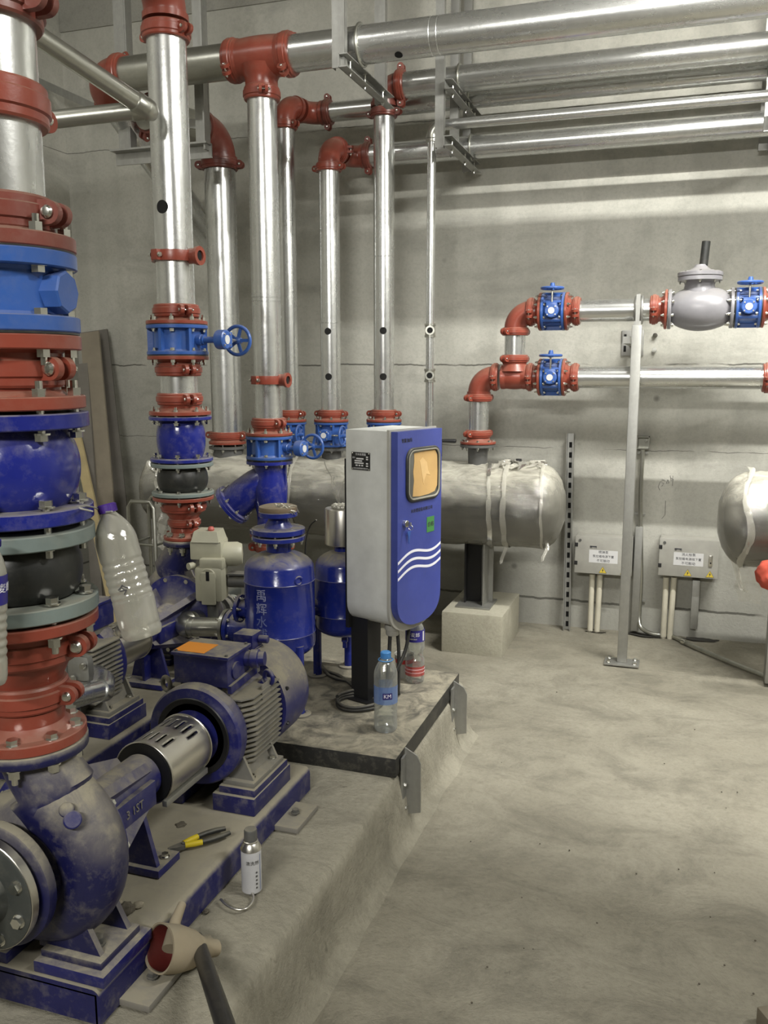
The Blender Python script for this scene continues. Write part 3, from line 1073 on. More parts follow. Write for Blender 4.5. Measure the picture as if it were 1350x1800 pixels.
# bands of film tied round it
for u, wd, tilt in ((MX1 - MX0 - 0.335, 0.026, 0.035), (MX1 - MX0 - 0.245, 0.030, 0.01), (MX1 - MX0 - 0.08, 0.016, 0.02), (0.9, 0.02, 0.02)):
    pts = []
    for k in range(25):
        a = R(100) + R(185) * k / 24
        pts.append((u + tilt * math.sin(k / 24 * PI) + 0.002 * math.sin(k), (rM + 0.022) * math.cos(a), (rM + 0.024) * math.sin(a)))
    ribbon('film_band', mt, pts, wd, LOOSE, 'twisted band of film', crumple=0.004)
# loose ends and the crumpled heap of film on top
for k, (u, dz) in enumerate(((MX1 - MX0 - 0.245, -0.25), (MX1 - MX0 - 0.05, -0.225))):
    pts = [(u + 0.01 * math.sin(i), -0.09 - 0.005 * i, -0.15 - (abs(dz) - 0.15 + 0.02) * i / 5) for i in range(6)]
    ribbon('film_tail', mt, pts, 0.02, LOOSE, 'loose end of film')
b = MB()
for k in range(34):
    cx = MX1 - MX0 - 0.21 + random.uniform(-0.07, 0.13)
    cy = random.uniform(-0.08, 0.06)
    r0 = random.uniform(0.025, 0.055)
    cz = math.sqrt(max(0, rM ** 2 - cy ** 2)) + 0.008
    pts = []
    for i in range(7):
        pts.append(Vector((cx + random.uniform(-r0, r0), cy + random.uniform(-r0, r0), cz + random.uniform(-0.010, 0.024))))
    c = b.bm.verts.new(sum(pts, Vector()) / 7 + Vector((0, 0, 0.008)))
    pts.sort(key=lambda p: math.atan2(p.y - c.co.y, p.x - c.co.x))
    vs = [b.bm.verts.new(p) for p in pts]
    for i in range(7):
        b.bm.faces.new((c, vs[i], vs[(i + 1) % 7]))
b.build('crumpled_film', LOOSE, mt, 'crumpled film heaped on top', smooth=0)
MB().cyl(0.014, rM - 0.005, rM + 0.035, Matrix.Translation((at(912, 805, MY).x - MX0, 0, 0)), 16).build('nozzle_stub', BLACK, mt, 'small black stub on top')

# support leg and pedestals
PX0, PX1 = -1.038, -0.742
t = MB()
b2 = [(-0.15, -0.235), (0.15, -0.235), (0.15, 0.235), (-0.15, 0.235)]
t.box((0, 0, 0.095), (0.296, 0.46, 0.21), None, 0.008)
ped = t.build('concrete_pedestal', BLOCK, smooth=40)
ped.location = ((PX0 + PX1) / 2, 4.18, 0)
tag(ped, 'pale concrete block standing on the floor under the steel leg of the manifold', 'concrete block')


def manifold_leg(x, base, label):
    t = thing('manifold_support', label, 'steel support', Matrix.Translation((x, MY, base)))
    h = MZ - rM - base - 0.002
    b = MB()
    b.box((-0.03, 0, h / 2), (0.07, 0.010, h))
    b.box((-0.065, 0, h / 2), (0.008, 0.09, h))
    b.build('steel_column', BLACK, t)
    b = MB().box((0.035, -0.02, h / 2), (0.008, 0.12, h * 0.98)).box((0.03, 0.03, h / 2), (0.06, 0.008, h * 0.98))
    b.build('angle_brace', CHAN, t, 'grey steel plate beside the black column')
    MB().box((-0.01, -0.02, 0.005), (0.17, 0.19, 0.010), None, 0.002).build('base_plate', CHAN, t)


manifold_leg(at(842, 1000, MY).x + 0.005, 0.2, 'black and grey steel leg on the pale concrete block')


def manifold_riser(X, r, rf, rows, zt, phrase, valve=True, yaw=R(-90), rings=(), holes=()):
    z = lambda py: zrow(X, MY, py)
    cpl, fl_, v0, v1, stub = rows
    zc_ = z(cpl)
    pipe((X, MY, zc_), (X, MY, zt), r, 'galvanised riser pipe ' + phrase, rings=[z(q) - zc_ for q in rings], holes=[(z(q) - zc_, d, 0.017) for q, d in holes])
    coupling(up_at(X, MY, zc_), r, 0.04, 'red grooved coupling at foot of the pipe ' + phrase, RED, yaw=R(-5), br=0.006)
    flange_adapter(up_at(X, MY, z(fl_)), r, rf, zc_ - z(fl_), 'red flange at foot of the pipe ' + phrase, RED, 0.012)
    if valve:
        butterfly_valve(up_at(X, MY, z(v1), yaw), r, rf, z(v0) - z(v1), 'blue handwheel valve at foot of the pipe ' + phrase, shaft=0.0, wheel=0.045, tf=0.011, br=0.0065, grip=0.026)
    t = thing('flanged_nozzle', 'grey manifold nozzle under the pipe ' + phrase, 'pipe flange', up_at(X, MY, z(stub)))
    L = z(stub) - (MZ + rM - 0.012)
    MB().lathe([(r, 0), (rf, -0.0002), (rf, -0.013), (r, -0.013), (r, -L)], None, 36).build('nozzle_neck', STEELG, t)
    if not valve:
        bolt_circle(t, rf * 0.86, -0.002, 8, 0.0065, 0.028, 0.2)
    return z


TOP5 = at(820, 260, 4.4).z
TOP3 = at(825, 173, 4.35).z
TOP2 = at(800, 140, MY).z
X4 = rowx(395, 600, MY)
X505 = rowx(503, 400, MY)
X580 = rowx(580, 500, MY)
X674 = rowx(675, 500, MY)
front = lambda s: (s, -1, 0)
manifold_riser(X4, 0.079, 0.098, (765, 780, 0, 0, 784), zrow(X4, MY, 300), 'at far left behind the second riser', valve=False)
manifold_riser(X505, 0.050, 0.088, (727, 741, 742, 780, 782), TOP3 - 0.08, 'half hidden behind the third riser')
manifold_riser(X580, 0.050, 0.088, (727, 741, 742, 784, 786), TOP5 - 0.08, 'with two black holes, left of the cabinet', rings=(568,), holes=((583, (0.12, -1, 0)), (662, (0.15, -1, 0))))
manifold_riser(X674, 0.050, 0.088, (727, 741, 742, 784, 786), TOP2 - 0.08, 'with two black holes, behind the cabinet', rings=(452,), holes=((582, (0.25, -1, 0)), (662, (0.25, -1, 0))))

# tops of those risers
z4 = zrow(X4, MY, 290)
coupling(up_at(X4, MY, z4), 0.079, 0.05, 'red grooved coupling at top of the thick pipe at far left', DRED, yaw=R(12))
elbow((X4, MY, z4 + 0.145), (0, 0, -1), (-0.25, -0.97, 0), 0.077, 0.115, 'dark red elbow on top of the thick pipe behind the hanger frame', DRED)
pipe((X4 - 0.03, MY - 0.11, z4 + 0.145), (X4 - 0.12, MY - 0.46, z4 + 0.145), 0.077, 'short dark pipe behind the second riser from the thick pipe elbow', mat=GALVD)
coupling(pose((X4 - 0.115, MY - 0.42, z4 + 0.145), (-0.25, -0.97, 0)), 0.077, 0.05, 'dark red coupling with bolts peeping out left of the second riser', DRED, yaw=R(60))
elbow((X580, MY, TOP5), (0, 0, -1), (0, 1, 0), 0.050, 0.085, 'red elbow capping the left one of the holed pair of pipes', RED)
elbow((X580, 4.4, TOP5), (0, -1, 0), (1, 0, 0), 0.050, 0.085, 'second red elbow turning the left holed pipe along the wall', RED)
coupling(up_at(X580, MY, TOP5 - 0.10), 0.050, 0.038, 'red grooved coupling under the elbow of the left holed pipe', RED, yaw=R(-12), br=0.006)
coupling(pose((X580, MY + 0.105, TOP5), (0, 1, 0)), 0.050, 0.036, 'red grooved coupling between the two elbows of the left holed pipe', RED, yaw=R(0), br=0.006)
coupling(along_x(X580 + 0.115, 4.4, TOP5), 0.052, 0.038, 'red grooved coupling starting the lowest long pipe along the back wall', DRED, yaw=R(90), br=0.006)
pipe((X580 + 0.08, 4.4, TOP5), (2.9, 4.4, TOP5), 0.054, 'lowest of the long overhead galvanised pipes along the back wall')
elbow((X505, MY, TOP3), (0, 0, -1), (0.25, 0.97, 0), 0.050, 0.085, 'red elbow capping the pipe half hidden behind the third riser', RED)
elbow((X505 + 0.05, 4.35, TOP3), (-0.25, -0.97, 0), (1, 0, 0), 0.050, 0.07, 'second red elbow right of the big tee, turning along the wall', RED)
coupling(up_at(X505, MY, TOP3 - 0.10), 0.050, 0.038, 'red grooved coupling under the elbow behind the big tee', RED, yaw=R(-20), br=0.006)
coupling(along_x(X505 + 0.15, 4.35, TOP3), 0.048, 0.038, 'red grooved coupling just right of the big tee, starting a thinner pipe', DRED, yaw=R(90), br=0.006)
pipe((X505 + 0.115, 4.35, TOP3), (2.9, 4.35, TOP3), 0.046, 'overhead galvanised pipe directly below the second brightest one')
elbow((X674, MY, TOP2), (0, 0, -1), (1, 0, 0), 0.054, 0.075, 'dark red elbow on top of the pipe rising behind the cabinet', DRED)
coupling(up_at(X674, MY, TOP2 - 0.115), 0.050, 0.038, 'red grooved coupling under the elbow of the pipe behind the cabinet', DRED, yaw=R(-8), br=0.006)
coupling(along_x(X674 + 0.085, MY, TOP2), 0.056, 0.04, 'red upright coupling ring ending the second overhead pipe', RED, yaw=R(90), br=0.006)
pipe((X674 + 0.07, MY, TOP2), (2.9, MY, TOP2), 0.057, 'second overhead galvanised pipe, right below the biggest one')
# thin pipe with two sockets
TX, TY = rowx(757, 500, 4.1), 4.1
TOP4 = at(800, 218, TY).z
t = thing('thin_pipe_drop', 'thin galvanised pipe with two threaded tees coming down behind the cabinet', 'pipe', up_at(TX, TY, 0))
MB().lathe([(0.0, 0.5), (0.020, 0.5), (0.020, TOP4 - 0.03), (0, TOP4 - 0.03)], None, 24).build('pipe_length', GALV, t)
for py in (581, 660):
    zz = zrow(TX, TY, py)
    b = MB().lathe([(0.02, -0.032), (0.027, -0.032), (0.027, -0.022), (0.0245, -0.02), (0.0245, 0.02), (0.027, 0.022), (0.027, 0.032), (0.02, 0.032)], Matrix.Translation((0, 0, zz)), 24)
    b.lathe([(0.022, 0.01), (0.022, 0.03), (0.014, 0.03), (0.014, 0.024)], pose((0, 0, zz), (0.22, -1, 0)), 18)
    f = b.build('threaded_tee', GALVD, t)
    MB().cyl(0.0145, 0.02, 0.0285, pose((0, 0, zz), (0.22, -1, 0)), 18).build('open_port', HOLE, f, 'dark open port')
MB().lathe([(0.02, 0), (0.027, 0), (0.027, 0.012), (0.022, 0.014)], Matrix.Translation((0, 0, TOP4 - 0.07)), 20).build('socket', GALVD, t)
elbow((TX, TY, TOP4), (0, 0, -1), (1, 0, 0), 0.024, 0.045, 'small galvanised elbow where the thin pipe turns along the wall', GALVD, rim=0.012)
pipe((TX + 0.04, TY, TOP4), (2.9, TY, TOP4), 0.023, 'thinnest overhead galvanised pipe running to the right edge')
# ------------------------------------------------------------------ hangers
def channel(b, a, c, w=0.05, d=0.03, open_dir=(0, 1, 0)):
    """C channel from a to c; web w wide, flanges d deep towards open_dir"""
    a, c = Vector(a), Vector(c)
    z = (c - a).normalized()
    o = Vector(open_dir).normalized()
    s = z.cross(o).normalized()
    t_ = 0.004
    b.span(a, c, w, t_, o)
    for k in (-1, 1):
        off = s * (w / 2 - t_ / 2) * k + o * (d / 2)
        b.span(a + off, c + off, t_, d, o)


HX2 = at(595, 122, 3.40).x
t = thing('pipe_hanger', 'galvanised channel hanger with ring holding the biggest overhead pipe', 'pipe hanger', Matrix.Translation((HX2, 3.40, 0)))
zb2 = BIG_Z - rBig - 0.012
b = MB()
channel(b, (0, 0, zb2 - 0.035), (0, 0, CEIL_Z), 0.052, 0.03, (0, 1, 0))
b.build('front_channel', CHAN, t)
b = MB()
channel(b, (0.0, 0.50, zb2 - 0.035), (0.0, 0.50, CEIL_Z), 0.05, 0.03, (0, 1, 0))
b.build('rear_channel', CHAN, t)
b = MB()
channel(b, (0.012, -0.03, zb2 - 0.018), (0.012, 0.56, zb2 - 0.018), 0.05, 0.035, (1, 0, 0))
b.build('cross_channel', CHAN, t)
MB().torus(rBig + 0.006, 0.006, pose((0.05, CY - 3.40, BIG_Z), (1, 0, 0))).build('pipe_ring', GALVD, t, 'dark steel ring round the pipe')
for y in (0.05, 0.22, 0.45):
    bolt(t, (0.03, y, zb2 - 0.018), (0, 0, 1), 0.007, 0.04)


def trapeze(x, label):
    t = thing('trapeze_hanger', label, 'pipe hanger', Matrix.Translation((x, 0, 0)))
    zl, zu = TOP5 - 0.07, TOP2 - 0.075
    for nm, y, lo in (('front_channel', 3.98, zl - 0.02), ('middle_channel', 4.24, zl), ('rear_channel', 4.50, zl - 0.02)):
        b = MB()
        channel(b, (0, y, lo), (0, y, CEIL_Z), 0.040, 0.026, (0, 1, 0))
        b.build(nm, CHAN, t)
    for nm, z in (('upper_cross_channel', zu), ('lower_cross_channel', zl)):
        b = MB()
        channel(b, (0.03, 3.95, z), (0.03, 4.54, z), 0.042, 0.035, (1, 0, 0))
        b.build(nm, CHAN, t)
        for y in (4.03, 4.28, 4.47):
            bolt(t, (0.046, y, z), (0, 0, 1), 0.007, 0.038)
    for y, z, r in ((MY, TOP2, 0.057), (4.35, TOP3, 0.046), (4.4, TOP5, 0.054)):
        MB().torus(r + 0.005, 0.005, pose((0.05, y, z), (1, 0, 0))).build('pipe_ring', GALVD, t, 'dark steel ring round a pipe')
    return t


trapeze(at(772, 245, 3.98).x, 'two tier galvanised channel hanger carrying the four pipes along the wall')
trapeze(at(1358, 250, 3.98).x, 'two tier channel hanger whose edge shows at the right border')

# rectangular angle frame hanging at left, behind the second riser
FY = 3.70
fz = at(300, 272, FY).z
xa, xb_ = at(220, 280, FY).x, at(358, 270, FY).x
t = thing('angle_hanger', 'welded grey angle frame hanging behind the top of the second riser', 'pipe hanger', Matrix.Translation((0, FY, 0)))
b = MB()
b.box((xa, 0, (fz + CEIL_Z) / 2), (0.055, 0.008, CEIL_Z - fz)).box((xa + 0.03, 0.025, (fz + CEIL_Z) / 2), (0.008, 0.05, CEIL_Z - fz))
b.build('left_upright', CHAN, t)
b = MB()
b.box((xb_, 0, (fz + CEIL_Z) / 2), (0.07, 0.008, CEIL_Z - fz)).box((xb_ + 0.03, -0.02, (fz + CEIL_Z) / 2), (0.008, 0.05, CEIL_Z - fz))
b.build('right_upright', CHAN, t)
b = MB()
b.box(((xa + xb_) / 2, -0.004, fz), (xb_ - xa + 0.09, 0.008, 0.06)).box(((xa + xb_) / 2, -0.03, fz + 0.028), (xb_ - xa + 0.09, 0.05, 0.008))
b.build('bottom_angle', CHAN, t)
b = MB().span((xa, 0.03, fz + 0.20), (xb_, 0.03, fz + 0.12), 0.008, 0.04)
b.build('cross_angle', CHAN, t)

# diagonal brace in the left corner behind
b = MB().span(at(60, 140, 4.35), at(165, 188, 4.35), 0.04, 0.004, (0, 1, 0))
b.span(at(60, 140, 4.35) + Vector((0, 0.02, 0.02)), at(165, 188, 4.35) + Vector((0, 0.02, 0.02)), 0.004, 0.04, (0, 1, 0))
b = b.build('angle_brace', CHAN)
tag(b, 'grey steel angle brace crossing the upper left corner behind the pipes', 'steel brace')

# two slim pipes meeting in an elbow left of the second riser
AP = at(258, 192, 2.55)
e1 = at(-40, -8, 2.05)
e2 = at(-30, 224, 2.30)
pipe(AP + (e1 - AP).normalized() * 0.02, e1, 0.029, 'slim galvanised pipe slanting up left from the second riser', mat=GALVD)
pipe(AP + (e2 - AP).normalized() * 0.05, e2, 0.027, 'slim nearly level galvanised pipe passing behind the nearest riser', mat=GALVD)
m = MB()
for e, r_ in ((e1, 0.034), (e2, 0.032)):
    d = (e - AP).normalized()
    m.lathe([(0.02, 0), (r_, 0), (r_, 0.045), (r_ - 0.004, 0.05)], pose((0, 0, 0), d), 28)
m.lathe([(0.0, -0.038), (0.02, -0.034), (0.034, -0.01), (0.034, 0.01), (0.02, 0.034), (0, 0.038)], pose((0, 0, 0), ((e1 - AP).normalized() + Vector((0.1, 0, 0)))), 28)
o = m.build('threaded_elbow', GALVD, smooth=50)
o.location = AP
tag(o, 'small galvanised elbow joining the two slim pipes by the second riser', 'pipe elbow')
# ------------------------------------------------------------------ header pipes on the right, in front of the back wall
WY = MY
XU = lambda px: at(px, 546, WY).x
XLo = lambda px: at(px, 664, WY).x
ZU, ZL = at(1060, 546, WY).z, at(1100, 663.5, WY).z
rW, fW = 0.049, 0.086
XV = at(841, 730, WY).x        # upright from the manifold
XT = at(905, 620, WY).x        # upright between the two headers
zw = lambda py: zrow(XV, WY, py)
t = thing('flanged_nozzle', 'grey flanged nozzle on the manifold, right of the cabinet', 'pipe flange', up_at(XV, WY, zw(781)))
MB().lathe([(rW, 0), (fW, 0), (fW, -0.012), (rW, -0.012), (rW - 0.004, -(zw(781) - MZ - rM + 0.012))], None, 36).build('nozzle_neck', STEELG, t)
bolt_circle(t, fW * 0.86, 0.002, 8, 0.0065, 0.026, 0.2)
flange_adapter(up_at(XV, WY, zw(780)), rW, fW, zw(762) - zw(780), 'red flange on the manifold nozzle right of the cabinet', RED, 0.012)
coupling(up_at(XV, WY, zw(762)), rW, 0.036, 'red grooved coupling above the manifold flange right of the cabinet', RED, yaw=R(60), br=0.005)
pipe((XV, WY, zw(764)), (XV, WY, zw(700)), rW, 'short upright galvanised pipe right of the cabinet')
coupling(up_at(XV, WY, zw(699)), rW, 0.036, 'red grooved coupling on top of the short upright pipe', RED, yaw=R(60), br=0.005)
Rb = 0.075
elbow((XV, WY, ZL), (0, 0, -1), (1, 0, 0), rW, Rb, 'lower glossy red elbow right of the cabinet', RED)
coupling(along_x(XLo(871), WY, ZL), rW, 0.034, 'red grooved coupling between lower elbow and red tee', RED, yaw=R(10), br=0.005)
tee((XT, WY, ZL), (1, 0, 0), (0, 0, 1), rW, XLo(926) - XT, 0.075, 'red cast tee of the lower wall header', RED)
coupling(along_x(XLo(932), WY, ZL), rW, 0.03, 'red grooved coupling between red tee and lower wall valve', RED, yaw=R(10), br=0.005)
coupling(up_at(XT, WY, ZL + 0.085), rW, 0.036, 'red grooved coupling on the branch of the wall tee', RED, yaw=R(60), br=0.005)
pipe((XT, WY, ZL + 0.085), (XT, WY, ZU - 0.09), rW, 'short upright galvanised stub between the two wall headers')
coupling(up_at(XT, WY, ZU - 0.088), rW, 0.036, 'red grooved coupling under the upper wall elbow', RED, yaw=R(60), br=0.005)
elbow((XT, WY, ZU), (0, 0, -1), (1, 0, 0), rW, Rb, 'upper glossy red elbow of the wall headers', RED)
coupling(along_x(XU(934), WY, ZU), rW, 0.034, 'red grooved coupling beside the upper wall elbow', RED, yaw=R(10), br=0.005)


def wall_valve(px0, px1, z, X, label):
    M = Matrix.Translation((X(px1), WY, z)) @ Matrix(((0, 0, -1), (-1, 0, 0), (0, 1, 0))).to_4x4()
    return butterfly_valve(M, rW, fW, X(px1) - X(px0), label, shaft=-0.012, wheel=0.047, tf=0.012, br=0.0065, grip=0.028)


def adx(px, X, z, L, label, left, r=None, f=None):
    M = along_x(X(px), WY, z)
    return flange_adapter(M @ FLIP if left else M, r or rW, f or fW, L, label, RED, 0.012)


adx(953, XU, ZU, 0.04, 'red flange left of the upper left wall valve', True)
wall_valve(954, 994, ZU, XU, 'blue handwheel valve at left end of the upper wall header')
adx(995, XU, ZU, 0.04, 'red flange right of the upper left wall valve', False)
coupling(along_x(XU(1014), WY, ZU), rW, 0.034, 'red grooved coupling at left end of the upper header pipe', RED, yaw=R(10), br=0.005)
pipe((XU(1012), WY, ZU), (XU(1152), WY, ZU), rW, 'upper header galvanised pipe clamped to the grey post', rings=(0.025,))
coupling(along_x(XU(1150), WY, ZU), rW, 0.036, 'red grooved coupling left of the grey check valve', RED, yaw=R(10), br=0.005)
adx(1173, XU, ZU, 0.045, 'red flange bolted to the left side of the grey check valve', True)
adx(952, XLo, ZL, 0.035, 'red flange left of the lower wall valve', True)
wall_valve(953, 989, ZL, XLo, 'blue handwheel valve at left end of the lower wall header')
adx(990, XLo, ZL, 0.04, 'red flange right of the lower wall valve', False)
coupling(along_x(XLo(1011), WY, ZL), rW, 0.034, 'red grooved coupling at left end of the lower header pipe', RED, yaw=R(10), br=0.005)
pipe((XLo(1010), WY, ZL), (XLo(1348), WY, ZL), rW, 'long lower header galvanised pipe running behind the grey post', rings=(XLo(1337) - XLo(1010),))
coupling(along_x(XLo(1348), WY, ZL), rW, 0.036, 'red grooved coupling cut by the right edge on the lower header', RED, yaw=R(10), br=0.005)
pipe((XLo(1350), WY, ZL), (2.9, WY, ZL), rW, 'lower header pipe continuing past the right edge')
# grey globe check valve with bonnet and stem
xg0, xg1 = XU(1174), XU(1289)
Lg = xg1 - xg0
t = thing('globe_check_valve', 'light grey globe valve with bonnet and black stem on the upper header', 'valve', along_x(xg0, WY, ZU))
m = MB()
prof = [(rW, 0), (fW - 0.001, 0), (fW, 0.002), (fW, 0.012), (fW - 0.002, 0.014)]
for k in range(15):
    u = k / 14
    prof.append((rW + 0.006 + (fW * 1.05 - rW) * math.sin(PI * u) ** 0.6, 0.016 + (Lg - 0.032) * u))
prof += [(fW - 0.002, Lg - 0.014), (fW, Lg - 0.012), (fW, Lg - 0.002), (fW - 0.001, Lg), (rW, Lg)]
m.lathe(prof, None, 48)
mid = Lg * 0.47
up = pose((0, 0, mid), (0, -1, 0))      # local -y is world up
m.lathe([(0.075, 0.03), (0.066, 0.08), (0.062, 0.10), (0.066, 0.112), (0.092, 0.118), (0.092, 0.134)], up, 44)
m.build('valve_body', LGREY, t, smooth=35)
m = MB().lathe([(0.092, 0.136), (0.094, 0.138), (0.094, 0.152), (0.080, 0.158), (0.045, 0.164), (0.028, 0.176), (0.024, 0.186), (0, 0.186)], up, 44)
m.build('bonnet', LGREY, t, smooth=35)
MB().cyl(0.018, 0.18, 0.285, pose((0, 0, mid), (0, -1, 0.06)), 22, 0.002).build('stem_cover', RUBBER, t, 'dark grey round stem cover')
for k in range(8):
    a = 2 * PI * k / 8
    bolt(t, up @ Vector((0.082 * math.cos(a), 0.082 * math.sin(a), 0.136)), (0, -1, 0), 0.006, 0.03)
bolt_circle(t, fW * 0.87, 0.004, 8, 0.0068, 0.028, 0.39)
bolt_circle(t, fW * 0.87, Lg, 8, 0.0068, 0.028, 0.39)
text('cast_lettering', 'DN100', 0.020, pose((fW * 1.06 - 0.006, 0.0, mid), (1, 0, 0), (0, 0, 1)) , STEELG, t, 0.003)
wall_valve(1292, 1336, ZU, XU, 'blue handwheel valve right of the grey check valve')
adx(1338, XU, ZU, 0.05, 'red flange at the right edge beside the last blue valve', False)
coupling(along_x(XU(1362), WY, ZU), rW, 0.036, 'red grooved coupling at the extreme right of the upper header', RED, yaw=R(10), br=0.005)
pipe((XU(1358), WY, ZU), (2.9, WY, ZU), rW, 'header pipe leaving the view past the right edge')

# ------------------------------------------------------------------ post with ring clamp, wall plate
px_, py_ = -0.198, 4.055
t = thing('pipe_support_post', 'tall grey square post bolted to the floor, clamping the upper header', 'post', Matrix.Translation((px_, py_, 0)))
ptop = zrow(px_, py_, 572)
MB().box((0, 0, ptop / 2 + 0.004), (0.043, 0.043, ptop - 0.008), None, 0.004).build('square_tube', CHAN, t, smooth=30)
f = MB().box((0, -0.005, 0.004), (0.155, 0.10, 0.008), None, 0.001).build('base_plate', CHAN, t)
for sx in (-1, 1):
    for sy in (-1, 1):
        bolt(f, (sx * 0.058, -0.005 + sy * 0.03, 0.006), (0, 0, 1), 0.009, 0.006)
m = MB().span((0, 0.005, ptop - 0.1), (0, 0.005, ZU - rW - 0.004), 0.03, 0.01, (0, 1, 0))
m.torus(rW + 0.007, 0.008, pose((-0.012, WY - py_, ZU), (1, 0, 0)), 40, 8).torus(rW + 0.007, 0.008, pose((0.012, WY - py_, ZU), (1, 0, 0)), 40, 8)
m.span((0, 0.0, ZU - rW - 0.03), (0, 0.0, ZU + rW + 0.012), 0.017, 0.008, (0, 1, 0))
m.build('ring_clamp', CHAN, t, 'ring clamp round the pipe')

t = thing('wall_plate', 'grey slotted steel plate bolted to the wall behind the post', 'wall bracket', Matrix.Translation(at(1112, 603, WALL_Y - 0.006)))
MB().box((0, 0, 0), (0.105, 0.010, 0.125), None, 0.002).build('plate', CHAN, t)
for sx in (-1, 1):
    for sz in (-1, 1):
        MB().box((sx * 0.036, -0.006, sz * 0.028), (0.012, 0.003, 0.03), None, 0.001).build('slot', HOLE, t, 'dark slot in the plate')
for dz in (-1, 1):
    bolt(t, (0.105, 0.0, dz * 0.036), (0, 1, 0), 0.009, 0.012)
m = MB().span((0.0, -0.01, 0.0), (0.0, py_ + 0.02 - t.location.y, 0.0), 0.03, 0.03)
m.build('stand_off_arm', CHAN, t)
# ------------------------------------------------------------------ pump sets
def build_pump(x, y0, sgn, k, zflange, rfl, label, full=True, sx=0.175, s0=-0.07, s1=0.86):
    """end suction pump on a channel skid; local origin under the casing, motor towards local +y (k scales lengths)"""
    M = Matrix.Translation((x, y0, 0)) @ (Matrix.Rotation(PI, 4, 'Z') if sgn < 0 else Matrix())
    t = thing('pump_set', label, 'pump', M)
    A = 0.46
    cx = lambda y, z=A: pose((0, y * k, z), (0, 1, 0), (1, 0, 0))
    # casing: volute tube growing round to the discharge
    b = MB()
    pts, rs = [], []
    sp = -1 if sgn > 0 else 1
    n = 40
    for i in range(n + 1):
        u = i / n
        a = R(118) + R(315) * u
        rc = 0.098 + 0.034 * u
        pts.append(Vector((rc * math.cos(a), 0, A + rc * math.sin(a) * 0.96)))
        rs.append(0.036 + 0.033 * u)
    # sweep from the right side up into the discharge neck
    last = pts[-1]
    zt = zflange - A
    for q, (xx, zz, rr) in enumerate(((0.052, zt * 0.62 + 0.0, 0.068), (0.016, zt * 0.80, 0.062), (0.0, zt * 0.93, 0.060), (0.0, zt - 0.004, 0.060))):
        pts.append(Vector((xx, 0, A + zz)))
        rs.append(rr)
    b.tube(pts, rs, 26)
    b.lathe([(0, -0.062), (0.06, -0.060), (0.105, -0.050), (0.128, -0.03), (0.132, 0.0), (0.128, 0.03), (0.10, 0.055), (0, 0.06)], pose((0, 0, A), (0, 1, 0)), 48)
    # front face and suction neck
    b.lathe([(0.085, -0.045), (0.075, -0.065), (0.066, -0.078), (0.066, -0.085), (rfl + 0.010, -0.085), (rfl + 0.012, -0.088), (rfl + 0.012, -0.106), (rfl + 0.008, -0.108), (0.05, -0.108)], pose((0, 0, A), (0, 1, 0)), 48)
    # discharge flange
    b.lathe([(0.055, zflange - 0.022), (rfl - 0.002, zflange - 0.022), (rfl, zflange - 0.020), (rfl, zflange - 0.003), (rfl - 0.002, zflange - 0.001), (0.05, zflange - 0.001)], None, 48)
    b.cyl(0.013, 0.0, 0.012, pose((0.115, -0.048, A + 0.13), (0.25, -0.75, 0.6)), 20, 0.002)
    cs = b.build('pump_casing', PBLUE, t, smooth=50)
    bd = Vector((0.6, -0.62, 0.5))
    MB().cyl(0.0155, 0, 0.016, pose((0.128, -0.055, A + 0.118), bd), 22, 0.002).build('vent_plug', MBLUE, t, 'round blue plug on the casing')
    for q in range(8):
        a = 2 * PI * (q + 0.5) / 8
        bolt(t, (rfl * 0.82 * math.cos(a), rfl * 0.82 * math.sin(a), zflange - 0.003), (0, 0, 1), 0.0105, 0.044)
    # mating suction flange and its pipe
    f = MB().lathe([(0.045, -0.114), (rfl - 0.004, -0.114), (rfl - 0.001, -0.117), (rfl - 0.001, -0.136), (rfl - 0.005, -0.138), (0.055, -0.138), (0.048, -0.15), (0.045, -0.34), (0.03, -0.34)], pose((0, 0, A), (0, 1, 0)), 48).build('suction_flange', DFLANGE, t, 'grey suction flange with bare steel edge', smooth=32)
    MB().lathe([(rfl - 0.0005, -0.118), (rfl + 0.0008, -0.119), (rfl + 0.0008, -0.134), (rfl - 0.0005, -0.135)], pose((0, 0, A), (0, 1, 0)), 48, cap=False).build('flange_edge', STAIN, f, 'bright steel edge')
    for q in range(8):
        a = 2 * PI * (q + 0.5) / 8
        bolt(t, (rfl * 0.80 * math.cos(a), -0.112, A + rfl * 0.80 * math.sin(a)), (0, -1, 0), 0.010, 0.05)
    # cover flange ring behind the casing with its studs
    b = MB().lathe([(0.12, 0.05), (0.15, 0.052), (0.15, 0.07), (0.13, 0.074), (0.085, 0.09), (0.062, 0.12), (0.05, 0.20), (0.05, 0.335), (0.04, 0.345)], cx(0), 44)
    for q in range(4):
        a = PI / 2 * q + PI / 4
        Mx = cx(0) @ Matrix.Rotation(a, 4, 'Z')
        b.prism([(0.045, 0.10), (0.128, 0.072), (0.128, 0.085), (0.062, 0.30), (0.045, 0.30)], -0.011, 0.011, Mx @ Matrix(((1, 0, 0, 0), (0, 0, 1, 0), (0, 1, 0, 0), (0, 0, 0, 1))))
    for s in (-1, 1):
        b.box((s * 0.045, 0.20 * k, A - 0.012), (0.03, 0.20 * k, 0.055), None, 0.003)
    hs = b.build('bearing_housing', MBLUE, t, smooth=40)
    if sgn > 0:
        text('cast_mark', '3 1ST', 0.026, pose((0.0608, 0.22 * k, A - 0.014), (1, 0, 0), (0, 1, 0)), DUSTY, hs, 0.002)
    for q in range(10):
        a = 2 * PI * q / 10
        bolt(t, (0.138 * math.cos(a), 0.068 * k, A + 0.138 * math.sin(a)), (0, 1, 0), 0.0085, 0.006)
    # support foot under the bearing housing
    b = MB()
